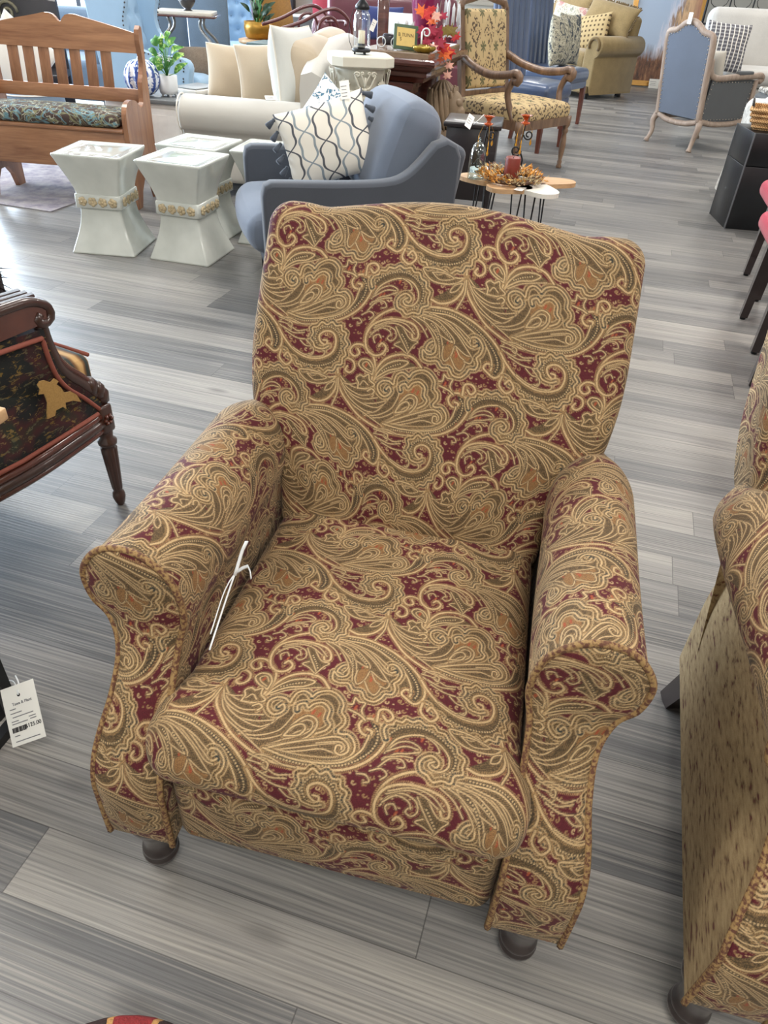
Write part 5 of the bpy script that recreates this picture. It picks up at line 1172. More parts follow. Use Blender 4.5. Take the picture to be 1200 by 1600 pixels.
# ------------------------------------------------------------------ leaning painting in a gold frame, iron gate, wall bits
M_GILT = plain('gilt frame', (196, 146, 74), .35, .4, var=.2, scale=12)
def paintm():
    n = NT('painted canyon and waterfall'); v = n.coord(); sp = n.n('SeparateXYZ', i_0=v); a = n.noise(n.coord(scale=(7, 1, 1.4)), 2., 5, .65, .5)
    f = n.math('ADD', n.math('MULTIPLY', sp.outputs[0], .9), n.math('ADD', n.math('MULTIPLY', a, .5), n.math('MULTIPLY', sp.outputs[2], -.22)))
    hi = n.ramp(f, [(.02, (176, 192, 214)), (.14, (216, 214, 226)), (.20, (150, 120, 100)), (.28, (226, 186, 142)), (.45, (176, 128, 106)), (.6, (206, 170, 140))])
    lo = n.ramp(n.noise(n.coord(scale=(3, 1, 1)), 5, 5, .7), [(.35, (64, 40, 30)), (.55, (122, 80, 54)), (.7, (170, 130, 92))])
    k = n.math('GREATER_THAN', n.math('ADD', n.math('MULTIPLY', sp.outputs[2], 1.), n.math('MULTIPLY', a, .5)), .80)
    k2 = n.ramp(n.math('ADD', sp.outputs[2], n.math('MULTIPLY', a, .5)), [(.62, (0, 0, 0)), (.82, (255, 255, 255))])
    n.set(Base_Color=n.mix(k2, lo, hi), Roughness=.5); return n.m
t = thing('painting', 'tall gold framed landscape painting leaning against the back wall', 'painting', (3.98, 13.62, 0), math.radians(-2))
PR = (math.radians(-14), 0, 0)
MB().box((0, 0, .95), (1.02, .02, 1.82)).build('canvas', paintm(), t, None, PR)
for a, b in (((-.55, .0, .05), (.55, 0, .05)), ((-.55, 0, 1.86), (.55, 0, 1.86)), ((-.53, 0, .0), (-.53, 0, 1.9)), ((.53, 0, 0), (.53, 0, 1.9))): MB().bar(a, b, .07, .07).build('frame', M_GILT, t, None, PR)
t = thing('info_card', 'white card propped on the bottom edge of the leaning painting', 'card', (3.93, 13.52, .065), 0); card('card', t, (0, 0, 0), (math.radians(-12), 0, 0), .16, .13, 3)
t = thing('wire_gate', 'black iron panel with wire scrollwork standing against the back wall', 'metal screen', (5.75, 13.3, 0), math.radians(-4))
for k in range(9): MB().tube([(-1.35+k*.34, 0, 0), (-1.35+k*.34, 0, 1.9)], .018 if k % 4 == 0 else .011, 6).build('upright', M_BLACKM, t)
for z in (.05, .9, 1.88): MB().tube([(-1.35, 0, z), (1.37, 0, z)], .014, 6).build('cross_bar', M_BLACKM, t)
for k in range(8):
    mb = MB()
    for q in range(9):
        cx, cz = -1.18+k*.34, .16+q*.21; mb.tube([(cx+.13*math.cos(a)*(1 if q % 2 else .6), .0, cz+.10*math.sin(a)) for a in np.linspace(0, 2*PI, 12, endpoint=False)], .005, 5, closed=True)
    mb.build('wire_infill', M_BLACKM, t)
t = thing('sideboard', 'dark reddish brown cabinet between the gold framed painting and the grey sofa', 'cabinet', (4.75, 12.55, 0), 0)
MB().box((0, 0, .55), (.55, .45, .86), bev=.01).build('cabinet', M_MAHOG, t); MB().box((0, 0, 1.0), (.62, .50, .04), bev=.01).build('tabletop', M_MAHOG, t)
for sx in (-1, 1): MB().box((sx*.22, 0, .06), (.06, .4, .12)).build('foot', M_MAHOG, t)

# ------------------------------------------------------------------ grey wing armchair seen from behind
M_GVEL = fabric('slate blue velvet', (104, 112, 126), .08, 600); M_GVELD = fabric('charcoal grey cloth', (92, 94, 96), .08, 600); M_LIME = wood('limed oak', (136, 116, 102), (178, 158, 142), 1.2, 'Z', .6, 0.); M_NAIL = plain('silver nail heads', (190, 180, 170), .3, .7)
t = thing('wing_chair', 'slate blue carved-frame armchair with nailhead trim, seen from behind', 'armchair', (3.05, 8.52, 0), math.radians(119))
HB = .29
def cab(sx, y, dy): return curve_pts([(sx*HB, y, .27), (sx*(HB+.02), y+dy*.5, .20), (sx*HB, y+dy*.55, .10), (sx*(HB+.015), y+dy*1.3, .0)], .015)
for sx in (-1, 1):
    for y, dy in ((-.30, -.05), (.33, .05)):
        P = cab(sx, y, dy); nn = len(P); MB().tube(P, [.038-.020*(k/nn)**.6+(.008 if k > nn-3 else 0) for k in range(nn)], 10).build('leg', M_LIME, t)
# back frame outline (x,z), arched top with shoulders
ol = curve_pts([(-.28, .26), (-.285, .60), (-.29, .93), (-.255, .985), (-.17, 1.0), (-.08, 1.055), (0, 1.075), (.08, 1.055), (.17, 1.0), (.255, .985), (.29, .93), (.285, .60), (.28, .26)], .02)
Lm = Matrix(((1, 0, 0, 0), (0, 1, .16, .30), (0, 0, 1, 0), (0, 0, 0, 1)))
trans(MB().tube([(x, 0, z) for x, z in ol], .030, 8), Lm).build('back_frame', M_LIME, t)
trans(MB().prism([(x*.95, .285+(z-.26)*.94) for x, z in ol], -.03, .018, 'XZ'), Lm).build('backrest', M_GVEL, t)
mb = MB()
for k in range(0, len(ol), 2): x, z = ol[k]; mb.lathe([(.006, 0), (.006, .003), (.001, .006)], (x*.885, .020, .29+(z-.26)*.93), 6, axis=(0, 1, 0))
tag(trans(mb, Lm).build('nailheads', M_NAIL, t), kind='stuff')
MB().tube(curve_pts([(-.28, .34, .27), (-.15, .35, .235), (0, .35, .225), (.15, .35, .235), (.28, .34, .27)], .02), .026, 8).build('rear_rail', M_LIME, t)
rcube(MB(), (0, 0, .36), (.56, .60, .18), .05, pf=(0, 0, .03)).build('seat', M_GVEL, t)
for sx in (-1, 1):
    side = MB().tube(curve_pts([(sx*.285, .40, .80), (sx*.29, .37, .69), (sx*.30, .28, .645), (sx*.31, .05, .655), (sx*.32, -.20, .665), (sx*.325, -.30, .67), (sx*.325, -.33, .64), (sx*.32, -.30, .615)], .02), .028, 8).build('arm_rail', M_LIME, t)
    MB().tube([(sx*.315, -.27, .63), (sx*.30, -.30, .27)], .022, 8).build('arm_post', M_LIME, t)
    MB().tube(curve_pts([(sx*.29, .33, .27), (sx*.30, .15, .245), (sx*.30, -.1, .245), (sx*.29, -.30, .27)], .02), .026, 8).build('side_rail', M_LIME, t)
    mb = MB(); G = [[(sx*(.285+.02*v), .335-.60*u, .27+(.36)*v) for v in np.linspace(0, 1, 6)] for u in np.linspace(0, 1, 8)]
    mb.sheet(G); G2 = [[(x-sx*.03, y, z) for x, y, z in r] for r in G]; mb.sheet(G2); mb.build('side_panel', M_GVELD, t)
    mb = MB()
    for u in np.linspace(.03, .97, 14):
        for v in (.04, .95): mb.lathe([(.006, 0), (.006, .003), (.001, .006)], (sx*(.287+.02*v), .335-.60*u, .27+.36*v), 6, axis=(sx, 0, 0))
    for v in np.linspace(.1, .9, 8):
        for u in (.03, .97): mb.lathe([(.006, 0), (.006, .003), (.001, .006)], (sx*(.287+.02*v), .335-.60*u, .27+.36*v), 6, axis=(sx, 0, 0))
    tag(mb.build('nailheads', M_NAIL, t), kind='stuff')
    rcube(MB(), (sx*.31, -.08, .69), (.06, .20, .035), .015).build('arm_pad', M_GVELD, t)
card('price_label', t, (.0, .52, 1.10), (0, 0, PI), .05, .09, 3)

# ------------------------------------------------------------------ light grey sofa with pillow
M_LGREY = fabric('pale grey tweed', (186, 182, 176), .12, 200)
t = thing('sofa', 'pale grey tweed sofa at the right behind the wing chair, its back cushion high', 'sofa', (4.62, 10.45, 0), math.radians(-3))
rcube(MB(), (0, 0, .25), (2.1, .85, .30), .04).build('base', M_LGREY, t)
rcube(MB(), (0, -.08, .50), (1.75, .78, .17), .06, pf=(0, .01, .02)).build('seat_cushion', M_LGREY, t)
rcube(MB(), (0, .34, .82), (2.02, .24, .68), .10, pf=(0, .02, .01), rot=(math.radians(-8), 0, 0)).build('back_cushion', M_LGREY, t)
for sx in (-1, 1): rcube(MB(), (sx*1.0, .02, .45), (.18, .82, .52), .07).build('armrest', M_LGREY, t)
for sx in (-1, 1):
    for y in (-.34, .34): MB().lathe([(.018, 0), (.028, .12)], (sx*.92, y, 0), 10).build('foot', M_BLKW, t)
def plaidb():
    n = NT('charcoal and cream woven plaid'); sp = n.n('SeparateXYZ', i_0=n.coord()); wv = n.noise(n.coord(), 14, 2)
    x = n.math('ADD', sp.outputs[0], n.math('MULTIPLY', wv, .02)); z = n.math('ADD', sp.outputs[2], n.math('MULTIPLY', wv, .012))
    a = n.math('LESS_THAN', n.math('PINGPONG', x, .026), .006); b = n.math('GREATER_THAN', n.math('PINGPONG', z, .018), .011)
    c = n.mix(b, lin((88, 86, 92)), lin((146, 144, 146))); c = n.mix(a, c, lin((226, 222, 212))); n.set(Base_Color=c, Roughness=.9); return n.m
cushion('throw_pillow', 'charcoal and cream plaid pillow on the pale grey sofa', plaidb(), (3.60, 9.93, .80), (math.radians(-18), math.radians(3), math.radians(-4)), .50, .50, .16, seed=21)
cushion('throw_pillow', 'plain cream pillow standing on the seat of the slate blue wing chair', fabric('cream cotton', (214, 206, 192), .05, 400), (2.99, 8.49, .665), (math.radians(-12), 0, math.radians(119)), .36, .40, .12, seed=22)
t = thing('ottoman', 'charcoal ottoman with a white knitted throw over its top, right of the wing chair', 'ottoman', (4.22, 9.08, 0), 0)
rcube(MB(), (0, 0, .27), (.70, .60, .34), .05).build('body', M_GVELD, t)
for sx in (-1, 1):
    for sy in (-1, 1): MB().lathe([(.018, 0), (.024, .11)], (sx*.28, sy*.22, 0), 8).build('foot', M_BLKW, t)
M_KNIT = NT('white chunky knit'); _v = M_KNIT.n('TexVoronoi'); M_KNIT.put(_v.inputs['Vector'], M_KNIT.coord()); _v.inputs['Scale'].default_value = 34
M_KNIT.set(Base_Color=M_KNIT.ramp(_v.outputs[0], [(.2, (230, 226, 216)), (.7, (120, 112, 104))]), Roughness=.9); M_KNIT.bump(_v.outputs[0], -1., .01); M_KNIT = M_KNIT.m
o = rcube(MB(), (0, 0, 0), (.66, .56, .05), .02, pf=(0, 0, .02)).build('knitted_throw', M_KNIT, None, (4.22, 9.08, .467)); tag(o, 'white chunky knitted throw folded over the charcoal ottoman', 'throw')

# ------------------------------------------------------------------ black laminate pedestal, basket, white throw
def slate():
    n = NT('black textured laminate'); v = n.coord(); a = n.noise(v, 3, 5, .7); n.set(Base_Color=n.ramp(a, [(.35, (6, 7, 10)), (.7, (22, 25, 30))]), Roughness=.35); n.bump(n.noise(v, 30, 4), .25, .002); return n.m
M_SLATE = slate()
t = thing('display_pedestal', 'black laminate display box at the right edge with a wicker basket on top', 'display box', (2.257, 5.259, 0), math.radians(-4))
MB().box((.33, .20, .20), (.66, .40, .40), bev=.003).box((.33, .20, .502), (.66, .40, .196), bev=.003).build('body', M_SLATE, t)
for x, y in ((.003, .003), (.003, .397)): MB().box((x, y, .30), (.008, .008, .60)).build('edge_strip', plain('grey edge trim', (96, 98, 102), .4), t)
MB().box((.20, -.003, .50), (.05, .006, .014)).build('label_plate', M_PAPER, t)
def wicker():
    n = NT('woven straw'); sp = n.n('SeparateXYZ', i_0=n.coord()); a = n.math('SINE', n.math('MULTIPLY', sp.outputs[0], 420.)); b = n.math('SINE', n.math('MULTIPLY', sp.outputs[2], 380.)); f = n.math('ADD', n.math('MULTIPLY', n.math('MULTIPLY', a, b), .25), n.noise(n.coord(scale=(1, 1, 5)), 18, 3))
    n.set(Base_Color=n.ramp(f, [(.3, (120, 80, 44)), (.55, (200, 154, 100)), (.8, (226, 190, 140))]), Roughness=.7); n.bump(f, .8, .004); return n.m
M_WICK = wicker()
t = thing('wicker_basket', 'open honey wicker tray basket on the black display box', 'basket', (2.52, 5.43, .602), math.radians(-24))
mb = MB(); G = []
for o_, z in ((0, 0), (.02, .05), (.035, .11), (.045, .115), (.035, .108), (.018, .05), (0, .012)):
    w, d = .20+o_, .13+o_
    if z == .012: w, d = .185, .115
    G.append([(sx*w+0, sy*d, z) for sx, sy in ((-1, -1), (0, -1), (1, -1), (1, 0), (1, 1), (0, 1), (-1, 1), (-1, 0))])
mb.sheet(G, closed=True); mb.add(G[0], [tuple(range(8))]); mb.add(G[-1], [tuple(range(8))]); mb.build('weave', M_WICK, t)
for z, w, d in ((.018, .205, .135), (.05, .222, .152), (.083, .232, .162), (.115, .242, .172)): MB().tube([(w*max(-1, min(1, 1.5*math.cos(a))), d*max(-1, min(1, 1.5*math.sin(a))), z) for a in np.linspace(0, 2*PI, 40, endpoint=False)], .009, 6, closed=True).build('rope_band', M_WICK, t)
for s in (-1, 1): MB().tube(curve_pts([(s*.235, -.05, .11), (s*.245, -.045, .15), (s*.247, 0, .165), (s*.245, .045, .15), (s*.235, .05, .11)], .01), .007, 6).build('handle', M_BLKW, t)
def throwm():
    n = NT('white fluffy throw'); v = n.coord(); n.set(Base_Color=n.ramp(n.noise(v, 40, 4), [(.3, (196, 194, 188)), (.7, (236, 234, 228))]), Roughness=1.); n.bump(n.noise(v, 60, 4), .8, .01); return n.m
t = thing('stool', 'round black stool behind the black display box, buried under the white throw', 'stool', (2.74, 6.08, 0)); MB().lathe([(.20, .58), (.21, .60), (.20, .62)], n=20).build('seat', M_BLACKM, t)
for k in range(4): MB().tube([(.15*math.cos(k*1.57), .15*math.sin(k*1.57), .6), (.2*math.cos(k*1.57), .2*math.sin(k*1.57), 0)], .012, 6).build('leg', M_BLACKM, t)
mb = MB(); G = []
for i in range(40):
    u = i/39
    rr = .30*min(1, u/.3) if u < .3 else .30+.05*(u-.3); z = .69-.03*u if u < .3 else .68-.60*((u-.3)/.7)
    G.append([((rr+.025*math.sin(5*a+6*u)*min(1, u*3)+.012*math.sin(17*a+9*u)*u)*math.cos(a)*1.05, (rr+.03*math.sin(5*a+6*u)*min(1, u*3)+.012*math.sin(17*a)*u)*math.sin(a), z+.02*math.sin(3*a+u*9)+.015*math.sin(9*a+20*u)) for a in np.linspace(0, 2*PI, 90, endpoint=False)])
o = mb.sheet(G, closed=True).build('throw_blanket', throwm(), None, (2.74, 6.08, 0)); o.scale = (.74, .74, 1); tag(o, 'white fluffy throw draped in folds behind the black display box', 'throw')

# ------------------------------------------------------------------ dark dining chairs with red seats, right edge
M_REDV = fabric('raspberry red velvet', (168, 44, 66), .1, 500)
def red_chair(label, loc):
    t = thing('dining_chair', label, 'dining chair', loc, math.radians(-13.5), 'dark dining chairs with red seats')
    # origin at the near left foot; chair extends to +x and +y
    for x in (0, .42):
        MB().bar((x, 0, .012), (x*.98+.012, .015, .46), .036, .036, w2=.046, h2=.046).build('leg', M_DARKLEG, t)
        MB().bar((x, .44, .012), (x*.98+.012, .42, .46), .036, .036, w2=.046, h2=.046).build('leg', M_DARKLEG, t)
        for y in (0, .44): MB().lathe([(.014, 0), (.016, .012)], (x, y, 0), 10).build('glide', M_BLACKM, t)
    rcube(MB(), (.20, .22, .475), (.57, .50, .085), .035, pf=(0, 0, .015)).build('seat', M_REDV, t)
    rcube(MB(), (.47, .22, .78), (.05, .48, .56), .02, rot=(0, math.radians(10), 0)).build('backrest', M_REDV, t)
    return t
red_chair('dark legged dining chair with raspberry seat, middle of the right edge row', (1.768-.103, 3.554-.428, 0))
red_chair('dark dining chair at the right edge nearest the black display box', (1.94, 3.829, 0))
red_chair('dark dining chair leg with white glide showing just beyond the right recliner', (1.528-.103, 2.782-.428, 0))

# ------------------------------------------------------------------ antique carved chair with verdure tapestry, left edge
def verdure():
    n = NT('dark verdure tapestry'); v = n.coord(); a = n.noise(v, 7, 3, .6, .6); b = n.noise(n.coord(scale=(1, 1.3, 2.2)), 46, 4, .7, .8); d = n.noise(v, 12, 3, .6)
    c = n.ramp(a, [(.34, (26, 30, 26)), (.46, (22, 22, 24)), (.56, (62, 24, 26)), (.66, (36, 40, 28))])
    lf = n.n('RGBToBW', i_0=n.ramp(b, [(.56, (0, 0, 0)), (.60, (255, 255, 255))])).outputs[0]
    c = n.mix(n.math('MULTIPLY', lf, .75), c, n.ramp(d, [(.42, (92, 88, 64)), (.52, (128, 100, 36)), (.62, (140, 120, 84))]))
    n.set(Base_Color=c, Roughness=.9); n.bump(b, .2, .001); return n.m
M_VERD = verdure(); M_WALC = plain('carved red walnut', (84, 42, 30), .25, var=.4, coat=.5, scale=20); M_WALD = plain('dark carved walnut', (58, 34, 26), .3, var=.4, coat=.4, scale=25)
M_GALON = plain('rust braid trim', (132, 70, 56), .8, var=.15, scale=120); M_TANF = fabric('tan woven figure', (158, 122, 66), .25, 200); M_STRIPE = NT('gold striped velvet')
_s = M_STRIPE.n('SeparateXYZ', i_0=M_STRIPE.coord()); _f = M_STRIPE.math('PINGPONG', M_STRIPE.math('ADD', _s.outputs[0], M_STRIPE.math('MULTIPLY', M_STRIPE.noise(M_STRIPE.coord(), 12, 2), .03)), .022)
M_STRIPE.set(Base_Color=M_STRIPE.ramp(M_STRIPE.math('MULTIPLY', _f, 45.), [(.2, (44, 50, 46)), (.5, (120, 84, 50)), (.8, (196, 158, 104))]), Roughness=.8); M_STRIPE = M_STRIPE.m
# local frame: x runs from the front post (0) backwards along the side towards the camera-left, y points to the far side
AP = Vector((-.800, 1.700, 0)); ad = Vector((-.42, -.907, 0)).normalized(); an_ = Vector((-ad.y, ad.x, 0))*-1
an_ = Vector((-.907, .42, 0)).normalized()
t = thing('tapestry_armchair', 'antique carved walnut armchair with dark verdure tapestry, cut off by the left edge', 'armchair', tuple(AP), math.atan2(ad.y, ad.x))
# in thing space +x = ad; the far side lies at -y (rotating ad by -90 degrees gives an_)
sg = -1
prof = curve_pts([(0, .35), (.017, .372), (.055, .418), (.096, .462), (.122, .507), (.134, .564), (.138, .615)], .01)
topy = [(.245, .715), (.60, .735)]
panel = [(0, .300)]+prof+[(.60, .64), (.60, .300), (.30, .305), (.12, .305)]
def bow(x, z): return .03*math.sin(min(1, x/.6)*PI)     # the side bows gently outwards
mb = MB(); n_ = len(panel)
mb.add([(x, bow(x, z)+.012, z) for x, z in panel]+[(x, bow(x, z)-.02, z) for x, z in panel], [tuple(range(n_)), tuple(reversed(range(n_, 2*n_)))]+[(i+n_, (i+1) % n_+n_, (i+1) % n_, i) for i in range(n_)]); sp_ = mb.build('side_upholstery', M_VERD, t)
hs = [(.135, .515), (.15, .527), (.163, .530), (.172, .524), (.168, .510), (.175, .500), (.160, .495), (.158, .470), (.166, .447), (.170, .430), (.146, .428), (.140, .440), (.118, .440), (.110, .430), (.108, .447), (.085, .442), (.062, .428), (.070, .452), (.085, .468), (.105, .474), (.110, .490), (.120, .503), (.112, .508), (.122, .520)]
MB().prism(hs, .0125, .0150, 'XZ').build('horse_rider_figure', M_TANF, sp_, (.035, .036, -.02))
# frame: sloping moulded arm, rail, front post
for k, (off, r, m) in enumerate(((.0, .017, M_WALD), (.018, .008, M_WALC), (-.016, .008, M_WALC))):
    MB().tube([(x-.006-off*.5, bow(x, z)-.004, z+.008+off) for x, z in prof], r, 8).build('arm_moulding', m, t)
MB().tube([(x+.012, bow(x, z)+.015, z-.018) for x, z in prof]+[(.30, .045, .612), (.60, .045, .617)], .006, 6).build('braid', M_GALON, t)
MB().tube([(.58, .03, .338), (.30, .048, .338), (.14, .035, .334), (.03, .024, .332)], .006, 6).build('braid', M_GALON, t)
for k, (z, r) in enumerate(((.318, .012), (.296, .016), (.275, .010))): MB().tube(curve_pts([(.60, .02, z), (.30, .042, z), (.12, .03, z), (.02, .012, z-.004)], .02), r, 8).build('seat_rail', M_WALC if k != 1 else M_WALD, t)
MB().box((.0, 0, .300), (.046, .046, .085), bev=.008).build('post_block', M_WALD, t)
mb = MB()
for q in range(6): a = q*PI/3; mb.lathe([(.001, 0), (.008, .002), (.001, .008)], (.011*math.cos(a), .023, .30+.011*math.sin(a)), 8, axis=(0, 1, 0))
mb.build('rosette', M_WALC, t)
for k, (x, z) in enumerate(((-.012, .362), (-.002, .382), (.018, .402))): MB().lathe([(.004, 0), (.020, .01), (.022, .035), (.012, .05), (.002, .055)], (x, 0, z-.025), 12).build('acanthus', M_WALD, t)
def fluted(px, py):
    prof_ = [(.010, 0), (.015, .012), (.019, .03), (.017, .045), (.012, .052), (.014, .056), (.0155, .062), (.021, .15), (.0235, .20), (.017, .208), (.026, .216), (.027, .226), (.018, .236), (.022, .262)]
    mb = MB(); G = []
    for r, z in prof_: G.append([((r*(1-.14*(.062 < z < .201)*max(0, math.cos(8*a))))*math.cos(a)+px, (r*(1-.14*(.062 < z < .201)*max(0, math.cos(8*a))))*math.sin(a)+py, z) for a in np.linspace(0, 2*PI, 64, endpoint=False)])
    mb.sheet(G, closed=True); mb.add(G[0], [tuple(reversed(range(64)))]); return mb
for px, py in ((0, 0), (0, sg*.60), (.56, .0), (.56, sg*.60)): fluted(px, py).build('leg', M_WALD, t)
# crest: carved rail with a scroll at its end above the arm
MB().tube(curve_pts([(.62, .03, .690), (.42, .03, .690), (.22, .03, .690), (.15, .03, .684), (.112, .03, .660), (.112, .03, .634), (.135, .03, .626), (.150, .03, .640), (.138, .03, .652)], .01), .012, 8).build('crest_scroll', M_WALD, t)
MB().prism([(.125, .628), (.12, .665), (.15, .682), (.60, .69), (.60, .628)], -.0, .035, 'XZ').build('crest_panel', M_WALC, t)
for k in range(3): MB().tube([(.135, .018-k*.022, .690), (.30, .018-k*.022, .697), (.62, .018-k*.022, .697)], .010, 8).build('crest_reeding', M_WALD, t)
# far side panel, front rail, cushion
MB().prism([(0, .27)]+prof+[(.60, .64), (.60, .27)], sg*.60, sg*.62, 'XZ').build('far_side_upholstery', M_VERD, t)
MB().bar((.0, 0, .295), (.0, sg*.60, .295), .05, .07).build('front_rail', M_WALD, t); MB().box((.58, sg*.30, .50), (.05, .60, .50), bev=.01).build('back_panel', M_VERD, t)
MB().box((.30, sg*.30, .30), (.58, .58, .05)).build('seat_deck', M_VERD, t)
rcube(MB(), (.26, sg*.30, .400), (.60, .53, .135), .03, pf=(0, 0, .02)).build('seat_cushion', M_STRIPE, t)
MB().tube([(-.040, sg*.05, .459), (-.040, sg*.55, .459)], .006, 6).build('cushion_welt', M_GALON, t)
# dark feathery pillow on its seat
t = thing('fur_pillow', 'shaggy near black fur pillow at the left edge above the antique chair', 'pillow', (-1.10, 1.66, .62), 0)
M_FURB = plain('black brown fur', (34, 24, 26), .8, var=.5, scale=80)
pillow_mesh(MB(), .30, .34, .15).build('body', M_FURB, t, (0, 0, .0))
mb = MB()
for k in range(900):
    a, z = random.uniform(-PI, PI), random.uniform(-.17, .17); rr = .14*math.sqrt(max(.05, 1-(z/.2)**2)); p = Vector((rr*math.cos(a), .07*math.sin(a), z)); d = Vector((math.cos(a), math.sin(a)*.8, random.uniform(-.9, .1))).normalized()
    s = d.cross(Vector((0, 1, .2))).normalized()*.0022; L = random.uniform(.02, .05); mb.add([p-s, p+s, p+d*L], [(0, 1, 2)])
tag(mb.build('fur', M_FURB, t), kind='stuff')

# ------------------------------------------------------------------ side table with black metal legs and a price tag, left edge
t = thing('side_table', 'light wood topped table with thin black metal legs at the left edge', 'side table', (-.655, 1.045, 0), math.radians(-14))
MB().box((-.20, -.20, .693), (.40, .40, .022), bev=.002).build('tabletop', M_OAKL, t)
for x, y in ((-.07, -.155), (-.35, -.155), (-.35, -.36), (-.07, -.36)): MB().bar((x, y, 0), (x, y, .683), .022, .022).build('leg', M_BLACKM, t)
for x in (-.07, -.35): MB().bar((x, -.155, .012), (x, -.36, .012), .022, .022).build('foot_bar', M_BLACKM, t)
MB().bar((-.115, -.155, 0), (-.115, -.155, .683), .020, .020).build('leg', M_BLACKM, t)
# the tag
t = thing('price_tag', 'white printed price tag with barcode tied to the black table leg at the left edge', 'price tag', (-.700, .862, .105), 0, None, (math.radians(-48), math.radians(-24), math.radians(8)))
tg = MB().box((0, 0, 0), (.078, .0012, .118), bev=.0005).build('tag_card', M_PAPER, t)
MB().lathe([(.0035, 0), (.0035, .0006)], (0, -.0007, .038), 12, axis=(0, -1, 0)).build('hole', M_INK, tg)
def write(s, size, x, z, m=M_INK):
    o = obj('lettering', text_mesh(s, size), m, tg, (x, -.0012, z)); return o
write('$125.00', .0115, .018, -.027); write('Tawa & Plant', .0085, .004, .022, M_INKG)
for bx, bz, bw in ((-.020, .013, .014), (-.014, .005, .026), (.0, -.003, .048), (.020, -.010, .016), (.021, -.015, .014), (-.020, -.011, .016), (-.010, -.016, .036), (-.022, -.040, .012), (.0, -.051, .056)): MB().box((bx, -.0010, bz), (bw, .0006, .0018)).build('printed_line', M_INKG, tg)
mb = MB(); x = -.030
for k in range(16): w = random.choice([.0006, .0010, .0016]); mb.box((x, -.0010, -.028), (w, .0006, .010)); x += w+random.choice([.0006, .0009])
mb.build('barcode', M_INK, tg)
MB().tube(curve_pts([(0, -.002, .038), (-.006, .004, .062), (-.02, .012, .072), (-.045, .02, .078)], .006), .0012, 5).tube(curve_pts([(0, -.002, .038), (.002, .004, .060), (-.006, .01, .078)], .006), .0018, 5).build('string', M_PLASTIC, t)

# ------------------------------------------------------------------ dark and red round mat at the bottom edge
def matm():
    n = NT('dark hooked wool with red medallion'); sp = n.n('SeparateXYZ', i_0=n.coord()); an = n.math('ARCTAN2', sp.outputs[1], sp.outputs[0]); b = n.noise(n.coord(), 220, 2)
    st = n.math('COSINE', n.math('MULTIPLY', n.math('SUBTRACT', an, PI/2), 5.)); c = n.ramp(n.math('ADD', n.math('MULTIPLY', st, .5), .5), [(.55, (52, 34, 32)), (.70, (52, 34, 32)), (.74, (196, 148, 90)), (.80, (196, 148, 90)), (.84, (142, 42, 44))], 'CONSTANT')
    n.set(Base_Color=n.mix(n.math('MULTIPLY', b, .3), c, lin((40, 28, 28))), Roughness=1.); n.bump(b, .8, .004); return n.m
t = thing('round_footstool', 'dark footstool with red and tan woven top, only its rim showing at the bottom', 'footstool', (-.285, .1655, 0), 0)
MB().lathe([(.06, .165), (.150, .170), (.165, .185), (.168, .205), (.160, .225), (.13, .236), (.002, .240)], n=48).build('cushion', matm(), t)
MB().lathe([(.145, .13), (.150, .135), (.150, .172)], n=32).build('frame', M_DARKLEG, t)
for k in range(4): MB().lathe([(.010, 0), (.018, .03), (.013, .06), (.02, .14)], (.11*math.cos(k*PI/2+.8), .11*math.sin(k*PI/2+.8), 0), 10).build('leg', M_DARKLEG, t)

